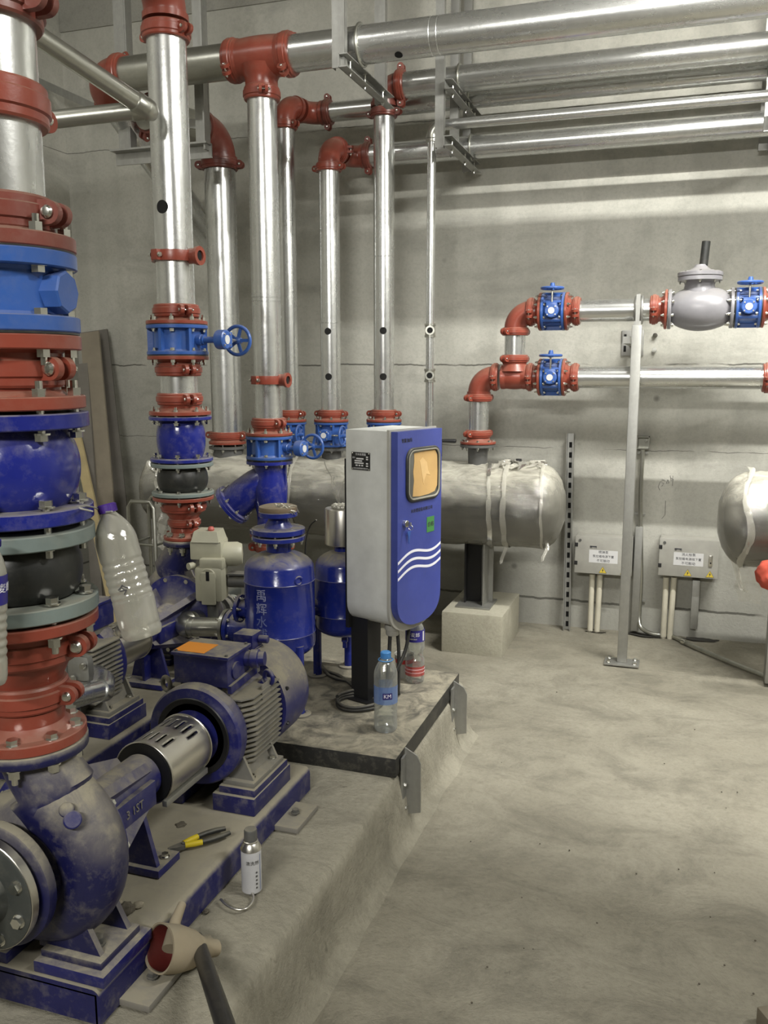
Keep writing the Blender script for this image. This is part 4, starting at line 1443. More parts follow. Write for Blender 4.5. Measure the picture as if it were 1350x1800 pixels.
    b.prism([(-0.075, 0.285), (0.075, 0.285), (0.038, A - 0.035), (-0.038, A - 0.035)], -0.006, 0.006, pose((0, 0.275 * k, 0), (0, -1, 0), (1, 0, 0)))
    b.box((0, 0.295 * k, 0.37), (0.010, 0.05, 0.16))
    b.box((0, 0.30 * k, 0.2815), (0.17, 0.085, 0.018), None, 0.002)
    f = b.build('support_foot', MBLUE, t, smooth=30)
    for s in (-1, 1):
        bolt(f, (s * 0.068, 0.31 * k, 0.29), (0, 0, 1), 0.008, 0.004)
    # casing feet
    for s in (-1, 1):
        b = MB()
        b.prism([(s * 0.02, A - 0.13), (s * 0.125, A - 0.10), (s * 0.155, 0.30), (s * 0.02, 0.30)], -0.062, -0.050, pose((0, 0, 0), (0, -1, 0), (1, 0, 0)) @ Matrix.Translation((0, 0, 0)))
        b.prism([(s * 0.02, A - 0.12), (s * 0.125, A - 0.10), (s * 0.155, 0.30), (s * 0.02, 0.30)], 0.02, 0.032, pose((0, 0, 0), (0, -1, 0), (1, 0, 0)))
        b.box((s * 0.10, 0.012, 0.299), (0.13, 0.12, 0.014), None, 0.002)
        f = b.build('casing_foot', PBLUE, t, smooth=30)
        bolt(f, (s * 0.125, -0.005, 0.304), (0, 0, 1), 0.013, 0.008, STEELG)
        MB().box((s * 0.105, 0.012, 0.281), (0.15, 0.15, 0.022), None, 0.002).build('foot_pad', MBLUE, t)
    # coupling and its slotted stainless guard
    MB().lathe([(0.02, 0.30), (0.02, 0.35), (0.05, 0.352), (0.05, 0.42), (0.045, 0.425), (0.05, 0.43), (0.05, 0.50), (0.02, 0.505), (0.02, 0.58)], cx(0), 30).build('shaft_coupling', BLACK, t)
    g = MB()
    g0, g1, gr = 0.345, 0.515, 0.072
    nu, nv = 96, 24
    slots = set()
    for u0, u1 in ((3, 9), (14, 20)):
        for q in range(5):
            a0 = 8 + q * 4
            if u0 == 3 and q == 4:
                continue
            for uu in range(u0, u1):
                slots.add((a0, uu))
    vs = [[g.bm.verts.new(cx(0) @ Vector((gr * math.cos(2 * PI * i / nu), gr * math.sin(2 * PI * i / nu), g0 + (g1 - g0) * j / nv))) for i in range(nu)] for j in range(nv + 1)]
    for j in range(nv):
        for i in range(nu):
            # angle index counted from local x; top faces carry the slots
            ai = (i - int(nu * ({1: 0.63, -1: 0.63}[sgn]))) % nu
            if (ai, j) in slots:
                continue
            g.bm.faces.new((vs[j][i], vs[j][(i + 1) % nu], vs[j + 1][(i + 1) % nu], vs[j + 1][i]))
    go = g.build('coupling_guard', STAIN, t, 'slotted bare stainless guard', smooth=40)
    sol = go.modifiers.new('sheet', 'SOLIDIFY')
    sol.thickness = 0.0015
    for zz in (g0, g1):
        MB().torus(gr + 0.0005, 0.0022, cx(0) @ Matrix.Translation((0, 0, zz)), 48, 8).build('guard_rim', STAIN, go)
    MB().lathe([(0.052, g0 - 0.004), (gr - 0.002, g0 - 0.004), (gr - 0.002, g0 + 0.02), (0.052, g0 + 0.02)], cx(0), 40).build('guard_collar', BLACK, t)
    MB().box((0.052, (g0 + g1) / 2 * k, A - 0.062), (0.012, (g1 - g0) * 1.05 * k, 0.014), None, 0.001).build('guard_strip', CHAN, t, 'pale steel strip along the guard')
    # motor: bell, finned frame, fan cowl
    MB().lathe([(0.02, 0.545), (0.055, 0.545), (0.075, 0.555), (0.10, 0.553), (0.122, 0.556), (0.127, 0.563), (0.127, 0.590), (0.118, 0.61), (0.10, 0.615)], cx(0), 52).build('motor_bell', MBLUE, t, smooth=35)
    MB().lathe([(0.085, 0.552), (0.098, 0.549), (0.10, 0.552)], cx(0), 40).build('bell_groove', BLACK, t)
    b = MB()
    b.lathe([(0.10, 0.60), (0.108, 0.605), (0.108, 0.79), (0.10, 0.80)], cx(0), 44)
    b.build('motor_frame', MBLUE, t, smooth=35)
    b = MB()
    for side in (-1, 1):
        for q in range(13):
            zz = -0.080 + 0.0135 * q
            xo = 0.132 - abs(zz) * 0.10
            xi = math.sqrt(max(0.0, 0.106 ** 2 - zz ** 2))
            b.prism([(xi - 0.004, 0.612), (xo - 0.022, 0.612), (xo, 0.64), (xo, 0.785), (xi - 0.004, 0.785)], -0.0019, 0.0019,
                    Matrix.Diagonal((side, k, 1, 1)) @ Matrix.Translation((0, 0, A + zz)))
    for q in range(9):
        xx = -0.066 + 0.0165 * q
        b.box((xx, 0.70 * k, A + 0.115), (0.004, 0.17 * k, 0.034))
        b.box((xx, 0.70 * k, A - 0.112), (0.004, 0.17 * k, 0.03))
    b.build('cooling_fins', GFIN, t, smooth=20)
    MB().lathe([(0.134, 0.79), (0.140, 0.79), (0.141, 0.80), (0.141, 0.92), (0.138, 0.945), (0.128, 0.965), (0.105, 0.975), (0.0, 0.978)], cx(0), 56).build('fan_cowl', COWL, t, smooth=40)
    for a in (20, 65, 110, 200, 290, 340):
        p = cx(0) @ Vector((0.1412 * math.cos(R(a)), 0.1412 * math.sin(R(a)), 0.81))
        bolt(t, p, cx(0).to_3x3() @ Vector((math.cos(R(a)), math.sin(R(a)), 0)), 0.0045, 0.001, BLACK)
    # grille plate behind the cowl
    # terminal box, glands, lifting eyes
    b = MB().box((0, 0.665 * k, A + 0.113), (0.10, 0.11, 0.035)).box((0.0, 0.655 * k, A + 0.152), (0.150, 0.115, 0.072), None, 0.003)
    tb = b.build('terminal_box', MBLUE, t, smooth=30)
    MB().box((0.0, 0.655 * k, A + 0.192), (0.160, 0.125, 0.009), None, 0.003).build('box_lid', MBLUE, tb)
    for s1_ in (-1, 1):
        for s2_ in (-1, 1):
            bolt(tb, (s1_ * 0.07, 0.655 * k + s2_ * 0.052, A + 0.195), (0, 0, 1), 0.004, 0.002, STEELG)
    if sgn > 0:
        MB().box((-0.035, 0.640 * k, A + 0.1972), (0.085, 0.072, 0.0012)).build('orange_label', ORANGE, tb, 'orange sticker on the lid')
    else:
        MB().box((0.03, 0.70 * k, A + 0.1972), (0.06, 0.05, 0.0012)).build('orange_label', ORANGE, tb, 'orange sticker on the lid')
    MB().cyl(0.022, 0.074, 0.079, pose((0, 0.64 * k, A + 0.15), (1, 0, 0)), 24, 0.001).build('blanking_plug', MBLUE, tb)
    MB().lathe([(0.020, 0.0), (0.020, 0.015), (0.024, 0.016), (0.024, 0.034), (0.019, 0.036), (0.018, 0.05), (0, 0.05)], pose((0.072, 0.70 * k, A + 0.160), (1, 0.2, 0.05)), 18).build('cable_gland', MBLUE, tb, smooth=30)
    b = MB().box((0.0, 0.85 * k, A + 0.158), (0.058, 0.058, 0.045), None, 0.003).box((0.0, 0.85 * k, A + 0.134), (0.066, 0.05, 0.012))
    b.cyl(0.011, 0, 0.028, pose((0.028, 0.86 * k, A + 0.160), (1, 0.1, 0)), 14, 0.002)
    b.build('heater_box', MBLUE, t, smooth=30)
    for s, yy in ((1, 0.745), (-1, 0.62)):
        d = Vector((s * 0.75, 0, 0.66)).normalized()
        p = Vector((0, yy * k, A)) + d * 0.128
        e = MB().torus(0.0175, 0.0058, pose(p + d * 0.022, (0.5, 1, 0)), 24, 10)
        e.cyl(0.010, -0.018, 0.006, pose(p, d), 12)
        e.build('lifting_eye', MBLUE if s > 0 else GFIN, t, smooth=45)
    MB().span((0.078, 0.60 * k, A + 0.112), (0.078, 0.74 * k, A + 0.120), 0.010, 0.02).build('conduit_rail', MBLUE, t)
    npl = MB().box((0.101, 0.715 * k, A + 0.072), (0.003, 0.045, 0.05), Matrix.Translation((0.018, 0, 0)))
    npl.build('nameplate', DUSTY, t, 'dusty rating plate on the fins')
    # feet and packing block
    for s in (-1, 1):
        b = MB()
        for yy in (0.60, 0.735):
            b.prism([(0.04, A - 0.09), (0.112, A - 0.055), (0.140, 0.345), (0.06, 0.345)], -0.004, 0.004, Matrix.Diagonal((s, 1, 1, 1)) @ pose((0, yy * k, 0), (0, -1, 0), (1, 0, 0)))
        b.prism([(0.098, A - 0.075), (0.104, A - 0.075), (0.118, 0.345), (0.110, 0.345)], -0.067 * k, 0.067 * k, Matrix.Diagonal((s, 1, 1, 1)) @ pose((0, 0.667 * k, 0), (0, -1, 0), (1, 0, 0)))
        b.box((s * 0.105, 0.667 * k, 0.340), (0.085, 0.17 * k, 0.012), None, 0.001)
        f = b.build('motor_foot', GFIN, t, smooth=30)
        for yy in (0.61, 0.725):
            bolt(f, (s * 0.128, yy * k, 0.345), (0, 0, 1), 0.0075, 0.004)
        b = MB().box((s * 0.105, 0.667 * k, 0.3245), (0.098, 0.19 * k, 0.018), None, 0.002).box((s * 0.100, 0.667 * k, 0.2935), (0.115, 0.21 * k, 0.045), None, 0.003)
        b.build('motor_block', SKID, t, smooth=30)
    # skid: rolled channel with rounded top edges
    b = MB()
    e0, e1, c = s0, s1 * k if sgn < 0 else s1, 0.016
    sec = []
    for (qx, qz, a0) in ((sx - c, 0.27 - c, 0), (-sx + c, 0.27 - c, 90)):
        for q in range(5):
            a = R(a0 + 90 * q / 4)
            sec.append((qx + c * math.cos(a), qz + c * math.sin(a)))
    sec += [(-sx, 0.203), (-sx + 0.01, 0.203), (-sx + 0.01, 0.258), (sx - 0.01, 0.258), (sx - 0.01, 0.203), (sx, 0.203)]
    b.prism(sec, -e1, -e0, pose((0, 0, 0), (0, -1, 0), (1, 0, 0)))
    b.box((0, e0 + 0.005, 0.232), (2 * sx - 0.012, 0.010, 0.058)).box((0, e1 - 0.005, 0.232), (2 * sx - 0.012, 0.010, 0.058))
    b.build('skid_frame', SKID, t, smooth=35)
    for yy in ((0.05, 0.70) if sgn > 0 else (0.05, 0.62 * k)):
        for s in (-1, 1):
            b = MB().box((s * (sx + 0.02), yy, 0.2085), (0.085, 0.13, 0.013), None, 0.001)
            f = b.build('anchor_plate', DUSTY, t, smooth=30)
            bolt(f, (s * (sx + 0.028), yy, 0.215), (0, 0, 1), 0.009, 0.012, STEELG)
    return t


build_pump(AX, AY, 1, 1.0, PUMP_A_FLANGE, 0.102, 'dusty dark blue pump set in the foreground with slotted steel coupling guard and motor')
build_pump(BX, BY, -1, 0.92, PUMP_B_FLANGE, 0.078, 'dark blue pump set farther back, its ribbed motor towards the viewer, behind the hanging bottle', s0=-0.1, s1=0.98)

# ------------------------------------------------------------------ steel plate on the plinth and its two angle cleats
b = MB().box((-1.12, 2.607, 0.2265), (0.81, 0.755, 0.057), None, 0.002)
o = b.build('base_plate', painted('dusty_black_steel', (0.018, 0.018, 0.017), 0.5, 0.9, 0.5, 0.95), smooth=30)
tag(o, 'thick dusty black steel platform lying on the plinth under the cabinet and blue tank', 'steel platform')


def cleat(y, zb_, zt_, label):
    t = thing('angle_cleat', label, 'steel bracket', Matrix.Translation((-0.711, y, 0)))
    b = MB()
    b.prism([(0.0, zb_), (0.048, zb_ + 0.012), (0.048, zt_ - 0.045), (0.036, zt_ - 0.02), (0.0, zt_)], -0.003, 0.003, pose((0.002, 0, 0), (0, -1, 0), (1, 0, 0)))
    b.box((0.003, -0.018, (zb_ + zt_) / 2 - 0.01), (0.006, 0.036, zt_ - zb_ - 0.02))
    f = b.build('angle_steel', CHAN, t, smooth=20)
    for z in (zb_ + 0.03, zb_ + 0.10):
        bolt(f, (0.006, -0.02, z), (1, 0, 0), 0.006, 0.002)
    return t


cleat(2.30, 0.055, 0.262, 'nearer of the two grey angle cleats holding the black steel platform')
cleat(2.88, 0.062, 0.262, 'farther of the two grey angle cleats, at the back corner of the black platform')

# ------------------------------------------------------------------ blue tanks
PT = 0.255


def tank(x, y, r, zbot, ztop, label, legs, name='dosing_tank'):
    t = thing(name, label, 'tank', Matrix.Translation((x, y, PT)))
    b = MB()
    prof = [(0, zbot)]
    for k in range(1, 9):
        a = PI / 2 * k / 8
        prof.append((r * math.sin(a), zbot + 0.05 * (1 - math.cos(a))))
    prof += [(r, zbot + 0.085), (r + 0.0022, zbot + 0.088), (r, zbot + 0.091), (r, ztop - 0.10), (r + 0.0022, ztop - 0.097), (r, ztop - 0.094)]
    for k in range(1, 9):
        a = PI / 2 * k / 8
        prof.append((max(0.0, r * math.cos(a)), ztop - 0.062 + 0.062 * math.sin(a)))
    b.lathe([(p, q - PT) for p, q in prof], None, 60)
    b.build('tank_shell', TBLUE, t, smooth=50)
    for a in legs:
        p = Vector((math.cos(R(a)), math.sin(R(a)), 0)) * (r - 0.006)
        MB().cyl(0.0155, 0.006, zbot + 0.06 - PT, Matrix.Translation(p), 20).build('leg', TBLUE, t)
        q = MB().cyl(0.036, 0.0, 0.006, Matrix.Translation(p), 28, 0.001).build('foot_disc', DUSTY, t)
        bolt(q, p + Vector((0.02 * math.cos(R(a) + 1), 0.02 * math.sin(R(a) + 1), 0.006)), (0, 0, 1), 0.005, 0.002)
    return t


T1X, T1Y = -1.197, 2.50
zt1 = lambda py: zrow(T1X, T1Y, py)
t = tank(T1X, T1Y, 0.113, zt1(1153), zt1(966), 'bright blue upright tank with white lettering behind the near motor', (-32, 88, 208))
z = lambda py: zt1(py) - PT
b = MB().lathe([(0.040, z(975)), (0.040, z(950)), (0.083, z(948)), (0.085, z(947)), (0.085, z(941)), (0.083, z(940)), (0.03, z(940))], None, 44)
b.build('neck_flange', TBLUE, t, smooth=32)
b = MB().lathe([(0.03, z(937)), (0.083, z(937)), (0.085, z(936)), (0.085, z(928)), (0.083, z(927)), (0.046, z(926)), (0.033, z(914)), (0.031, z(908)), (0.060, z(907)), (0.062, z(906)), (0.062, z(899)), (0.060, z(898)), (0.03, z(898))], None, 44)
b.build('reducer_cover', TBLUE, t, smooth=32)
bolt_circle(t, 0.073, z(938.5), 8, 0.007, 0.030, 0.3)
MB().lathe([(0.05, z(900)), (0.058, z(899.5)), (0.0615, z(896)), (0.0605, z(890)), (0.05, z(888)), (0.0, z(889))], None, 40).build('gasket_disc', painted('rusty_gasket', (0.20, 0.15, 0.10), 0.7, 0.6), t, 'dusty brown cover disc tied on top')
b = MB()
for k in range(5):
    a = random.uniform(-1.6, -0.5)
    pts = [Vector((0.035 * math.cos(a + i * 0.22) * (1 + 0.18 * i), 0.035 * math.sin(a + i * 0.22) * (1 + 0.18 * i), z(889) + 0.006 + 0.006 * math.sin(i * 2 + k) - 0.012 * max(0, i - 3))) for i in range(6)]
    b.tube(pts, 0.0012, 6)
b.build('binding_wire', STAIN, t)
for i, ch in enumerate('禹辉水浦'):
    zz = zt1((1034, 1057, 1079, 1100)[i]) - PT
    ang = R(-90) + 0.26 - 0.35
    Mx = Matrix.Rotation(ang + PI / 2, 4, 'Z') @ pose((0, -0.1135, zz), (0, -1, 0), (1, 0, 0))
    text('tank_lettering', ch, 0.040, Mx, painted('worn_white_%d' % i, (0.30, 0.32, 0.50) if i < 2 else (0.16, 0.19, 0.42), 0.4), t, 0.0008, wrap=0.1135)
# side flange towards the second tank and the collar that faces left
b = MB().lathe([(0.028, 0.09), (0.028, 0.135), (0.046, 0.135), (0.046, 0.146), (0.028, 0.146)], pose((0, 0, zt1(1075) - PT), (-1, -0.05, 0)), 32)
b.build('side_flange', TBLUE, t, smooth=32)
bolt_circle(t, 0.038, 0.142, 6, 0.005, 0.018, 0.2, pose((0, 0, zt1(1075) - PT), (-1, -0.05, 0)))
MB().torus(0.012, 0.004, pose((0.095, -0.06, zt1(1010) - PT), (0.8, -0.55, 0)), 20, 8).build('lifting_lug', TBLUE, t)

T2Y = 2.83
T2X = at(603, 1040, T2Y).x
zt2 = lambda py: zrow(T2X, T2Y, py)
t = tank(T2X, T2Y, 0.100, zt2(1117), zt2(966), 'second blue tank with stainless canister on top, half hidden by the cabinet', (-160, 100, -20))
z = lambda py: zt2(py) - PT
MB().cyl(0.030, z(975), z(955), None, 28).build('tank_neck', TBLUE, t)
MB().lathe([(0.0, z(956)), (0.060, z(956)), (0.062, z(955)), (0.062, z(895)), (0.060, z(893)), (0, z(892))], None, 44).build('stainless_canister', STAIN, t, 'brushed stainless canister', smooth=32)
b = MB()
for k in range(9):
    a = k * 0.7
    b.lathe([(0, -0.010), (0.010, -0.004), (0.011, 0.004), (0, 0.011)], Matrix.Translation((0.02 * math.cos(a) - 0.01, 0.02 * math.sin(a), z(890))), 7)
b.build('film_bunch', LOOSE, t, 'bunched clear film on the canister', smooth=0)
for k, (u, v) in enumerate(((-0.04, 60), (-0.015, 40), (0.035, 80))):
    pts = [(-0.01 + u * i / 5 + 0.006 * math.sin(i * 2 + k), -0.01, z(890) + 0.0026 * v * i / 6) for i in range(7)]
    ribbon('film_strand', t, pts, 0.004 + 0.004 * (k == 2), LOOSE, 'thin strand of film rising from the canister')
b = MB().lathe([(0.05, 0.085), (0.030, 0.10), (0.030, 0.125), (0.047, 0.125), (0.047, 0.135), (0.043, 0.139), (0.047, 0.142), (0.047, 0.152), (0.02, 0.152)], pose((0, 0, z(1062)), (-0.75, -0.6, 0)), 36)
b.build('side_flange', TBLUE, t, smooth=32)
bolt_circle(t, 0.037, 0.139, 6, 0.005, 0.03, 0.2, pose((0, 0, z(1062)), (-0.75, -0.6, 0)))
b = MB().lathe([(0.012, z(1112)), (0.012, z(1127)), (0.008, z(1129)), (0.008, z(1138)), (0, z(1138))], Matrix.Translation((0.005, -0.0, 0)), 14)
b.build('drain_cock', TBLUE, t)

# ------------------------------------------------------------------ galvanised elbows, motor actuator beside the far pump
EY = 2.60
pc = at(335, 1102, EY)
pe = at(402, 1102, EY)
t = thing('drain_branch', 'dull galvanised elbow branch with flange, low down left of the blue tank', 'pipe branch', Matrix.Translation(pe))
b = MB()
w = lambda p: Vector(p) - pe
far = at(408, 1062, EY + 0.33)
b.tube([w(pe), w(pc)], 0.034, 28)
b.lathe([(0.030, 0), (0.037, 0), (0.037, 0.008)], pose(w(pc) + Vector((0.02, 0, 0)), (-1, 0, 0)), 28)
arc = [w(pc), w(pc) + Vector((-0.018, 0.0, 0)), w(pc) + Vector((-0.030, 0.010, 0.002)), w(pc) + Vector((-0.030, 0.028, 0.006)), w(pc) + Vector((-0.018, 0.045, 0.01))]
b.tube(arc, [0.037, 0.038, 0.038, 0.038, 0.037], 28)
b.tube([arc[-1], w(far)], 0.033, 28)
b.build('elbow_pipe', GALVD, t, smooth=60)
b = MB().lathe([(0.034, -0.012), (0.062, -0.012), (0.062, 0.0), (0.034, 0.0)], pose((0, 0, 0), (1, 0, 0)), 36)
b.build('flange', GALVD, t, smooth=32)
b = MB().lathe([(0.03, 0.003), (0.060, 0.003), (0.060, 0.017), (0.048, 0.018), (0.046, 0.022), (0.046, 0.14)], pose((0, 0, 0), (1, 0, 0)), 36)
b.build('blue_flange', TBLUE, t, 'blue flange and sleeve', smooth=32)
bolt_circle(t, 0.052, 0.003, 6, 0.006, 0.03, 0.3, pose((0, 0, 0), (1, 0, 0)))
M = pose(w(far) * 0.75 + arc[-1] * 0.25, w(far) - arc[-1])
MB().lathe([(0.03, -0.03), (0.05, -0.03), (0.05, -0.012), (0.042, -0.01), (0.042, 0.01), (0.05, 0.012), (0.05, 0.03), (0.03, 0.03)], M, 14).build('valve_union', STEELG, t, smooth=30)
MB().lathe([(0.03, 0.035), (0.037, 0.035), (0.037, 0.08), (0.03, 0.08)], M, 28).build('sleeve', GFLANGE, t)

ac = at(372, 1010, EY + 0.10)
t = thing('valve_actuator', 'cream grey electric valve actuator beside the far pump', 'actuator', Matrix.Translation(ac) @ Matrix.Rotation(R(12), 4, 'Z'))
s = 2.9 / 1540
b = MB().box((0.0, 0, -0.028), (0.100, 0.085, 0.125), None, 0.012).box((0.01, 0.0, 0.045), (0.085, 0.08, 0.04), None, 0.008)
b.build('gear_case', CREAM, t, smooth=40)
b = MB().box((0.002, -0.046, -0.040), (0.052, 0.014, 0.118), None, 0.0065)
b.cyl(0.030, 0.040, 0.048, pose((0, 0, 0.002), (0, -1, 0)), 28, 0.002)
f = b.build('indicator_cover', CREAM, t, smooth=45)
MB().box((0.002, -0.0535, 0.006), (0.012, 0.003, 0.034), None, 0.002).build('indicator_window', HOLE, f, 'dark indicator slot')
MB().lathe([(0.044, 0), (0.044, 0.055), (0.036, 0.072), (0.0, 0.075)], pose((0.03, 0.035, 0.068), (0.85, 0.2, 0.0)), 32).build('motor_housing', CREAM, t, smooth=45)
b = MB().box((-0.015, 0.03, 0.088), (0.115, 0.09, 0.065), None, 0.006)
b.prism([(-0.055, -0.045), (0.055, -0.045), (0.055, 0.045), (-0.055, 0.045)], 0.118, 0.121, Matrix.Translation((-0.015, 0.03, 0)))
b.lathe([(0.072, 0.12), (0.058, 0.158), (0, 0.158)], Matrix.Translation((-0.015, 0.03, 0)) @ Matrix.Rotation(PI / 4, 4, 'Z'), 4)
b.build('control_box', CREAM, t, smooth=20)
MB().lathe([(0.010, 0), (0.012, 0.006), (0.008, 0.014), (0, 0.016)], Matrix.Translation((0.0, 0.01, 0.158)), 16).build('red_knob', painted('faded_red', (0.45, 0.10, 0.08), 0.5), t, 'faded red cap on top')
MB().lathe([(0.007, 0), (0.013, 0.01), (0.013, 0.03), (0.006, 0.03)], pose((-0.055, -0.01, 0.035), (-0.6, -0.8, 0.0)), 16).build('cable_entry', CREAM, t)
b = MB().cyl(0.022, -0.03, 0.04, pose((0.085, 0.03, -0.03), (1, 0, 0)), 20).box((0.095, 0.03, 0.0), (0.08, 0.05, 0.006)).cyl(0.02, -0.16, -0.08, None, 18)
b.build('valve_yoke', STEELG, t, smooth=35)

# small galvanised elbow branch peeping out by the near pump
q0 = at(118, 1190, 1.80)
t = thing('drain_branch', 'bright galvanised elbow branch peeping out right of the near pump flange', 'pipe branch', Matrix.Translation(q0))
w = lambda p: Vector(p) - q0
c0, c1, c2 = w(at(100, 1195, 1.95)), w(at(165, 1188, 2.00)), w(at(112, 1232, 1.72))
b = MB()
c1b = w(at(182, 1212, 1.92))
b.tube([c0, c1], 0.027, 26)
b.tube([c1 + (c0 - c1) * 0.1, c1 + Vector((0.01, 0, 0)), (c1 + c1b) / 2 + Vector((0.014, 0, 0.004)), c1b + Vector((0.004, -0.01, 0)), c1b + (c2 - c1b) * 0.12], [0.031, 0.032, 0.033, 0.032, 0.031], 26)
b.tube([c1b, c2], 0.027, 26)
b.build('elbow_pipe', GALV, t, smooth=60)
b = MB().box((0, 0, 0), (0.075, 0.02, 0.075), pose((0.0, 0.05, 0.008), (0, 0, 1)), 0.02)
f = b.build('flange_ear', CHAN, t, 'bright steel flange with rounded ears', smooth=40)
bolt(f, (0.022, 0.04, 0.02), (0.3, -1, 0.1), 0.0075, 0.012)
bolt(f, (-0.012, 0.04, -0.018), (0.3, -1, 0.1), 0.0075, 0.012)
# ------------------------------------------------------------------ control cabinet on its post
cab_a = math.atan2(-0.063, 0.189)          # the door looks this way
CO = Vector((-1.003, 2.601, 0))            # back corner nearest the viewer
CM = Matrix.Translation((CO.x, CO.y, PT)) @ Matrix.Rotation(cab_a, 4, 'Z')
# local x: back to door, local y: across the door, z from the platform
DEP, WID = 0.165, 0.25
ZT, ZS, ZB = 1.160 - PT, 0.598 - PT, 0.520 - PT
cabt = thing('control_cabinet', 'grey white control cabinet with blue windowed door standing on a black post', 'cabinet', CM)


def u_profile(w0, w1, top, shoulder, bottom, n=18):
    c, hw = (w0 + w1) / 2, (w1 - w0) / 2
    p = [(w0, top), (w0, shoulder)]
    for k in range(1, n):
        a = PI + PI * k / n
        p.append((c + hw * math.copysign(abs(math.cos(a)) ** 0.8, math.cos(a)), shoulder + (shoulder - bottom) * math.copysign(abs(math.sin(a)) ** 0.85, math.sin(a))))
    p += [(w1, shoulder), (w1, top)]
    return p


YZ = Matrix(((0, 0, 1, 0), (1, 0, 0, 0), (0, 1, 0, 0), (0, 0, 0, 1)))   # prism (x,y,z) -> (y,z,x)
b = MB()
b.prism(u_profile(0, WID, ZT, ZS, ZB), 0.0, DEP, YZ)
bod = b.build('cabinet_body', WHITE, cabt, smooth=35)
b = MB().prism(u_profile(-0.004, WID + 0.004, ZT + 0.004, ZS, ZB - 0.012), DEP + 0.0005, DEP + 0.010, YZ)
b.build('front_rim', BOXW, cabt, 'white rim round the door', smooth=35)
b = MB().prism(u_profile(0.004, WID - 0.002, ZT - 0.001, ZS + 0.025, ZB + 0.012), DEP + 0.011, DEP + 0.036, YZ)
door = b.build('cabinet_door', DBLUE, cabt, 'deep blue door', smooth=35)
DX = DEP + 0.036


def rrect(y0, y1, z0, z1, r, n=6):
    p = []
    for cy_, cz_, a0 in ((y1 - r, z1 - r, 0), (y0 + r, z1 - r, 90), (y0 + r, z0 + r, 180), (y1 - r, z0 + r, 270)):
        for k in range(n + 1):
            a = R(a0 + 90 * k / n)
            p.append((cy_ + r * math.cos(a), cz_ + r * math.sin(a)))
    return p


wy0, wy1, wz0, wz1 = 0.052, 0.228, 0.940 - PT, 1.100 - PT
ring = [Vector((DX + 0.002, a, c)) for a, c in rrect(wy0, wy1, wz0, wz1, 0.03)]
MB().tube(ring, 0.0065, 10, closed=True).build('window_gasket', RUBBER, door, 'black rubber window seal', smooth=60)
ring = [Vector((DX + 0.006, a, c)) for a, c in rrect(wy0 + 0.003, wy1 - 0.003, wz0 + 0.003, wz1 - 0.003, 0.028)]
MB().tube(ring, 0.0035, 8, closed=True).build('gasket_lip', painted('dusty_rubber', (0.25, 0.24, 0.20), 0.6), door, smooth=60)
MB().prism(rrect(wy0, wy1, wz0, wz1, 0.028), DX - 0.002, DX + 0.0015, YZ).build('window_pane', plain('smoky_glass', (0.10, 0.10, 0.09), 0.12), door, 'dark glass pane')
# torn brown paper still stuck on the glass
b = MB()
outl = [(0.082, 0.952), (0.12, 0.949), (0.17, 0.951), (0.205, 0.957), (0.219, 0.975), (0.221, 1.02), (0.218, 1.075), (0.205, 1.092), (0.15, 1.092), (0.10, 1.089), (0.088, 1.088), (0.089, 1.06), (0.084, 1.03), (0.088, 1.0), (0.084, 0.975)]
b.prism([(a, c - PT) for a, c in outl], DX + 0.0016, DX + 0.0026, YZ)
pp = b.build('protective_paper', CARD, door, 'torn brown paper on the glass', smooth=0)
b = MB().prism([(a, c - PT) for a, c in ((0.118, 1.062), (0.135, 1.072), (0.158, 1.055), (0.165, 1.03), (0.178, 1.012), (0.156, 1.018), (0.142, 0.995), (0.140, 0.985), (0.130, 1.02))], DX + 0.0027, DX + 0.0034, YZ)
b.build('paper_layer', painted('pale_brown_paper', (0.62, 0.42, 0.19), 0.7), pp, smooth=0)
# lock with key, faded sticker, lettering, waves
b = MB().cyl(0.011, 0, 0.012, pose((DX, 0.040, 0.872 - PT), (1, 0, 0)), 20, 0.001)
lk = b.build('door_lock', BOLT, door, 'steel door lock')
MB().box((DX + 0.018, 0.040, 0.872 - PT), (0.016, 0.003, 0.012)).torus(0.008, 0.0012, pose((DX + 0.024, 0.040, 0.862 - PT), (0, 1, 0)), 18, 6).build('key', BOLT, lk)
MB().prism([(0.046, 0.846 - PT), (0.064, 0.846 - PT), (0.060, 0.83 - PT), (0.056, 0.805 - PT), (0.052, 0.83 - PT)], DX + 0.006, DX + 0.008, YZ).build('key_tag', VBLUE, lk, 'small blue key tag')
MB().box((DX + 0.0006, 0.185, 0.850 - PT), (0.001, 0.042, 0.05)).build('green_sticker', plain('green_sticker', (0.05, 0.20, 0.05), 0.6), door, 'worn green sticker')
text('sticker_text', '合格', 0.018, pose((DX + 0.0014, 0.185, 0.850 - PT), (1, 0, 0), (0, 1, 0)), INK, door)
text('door_lettering', '智能加药', 0.014, pose((DX + 0.0008, 0.052, 1.130 - PT), (1, 0, 0), (0, 1, 0)), INK, door)
text('door_lettering', '水处理设备有限公司', 0.0135, pose((DX + 0.0008, 0.135, 0.905 - PT), (1, 0, 0), (0, 1, 0)), INK, door)
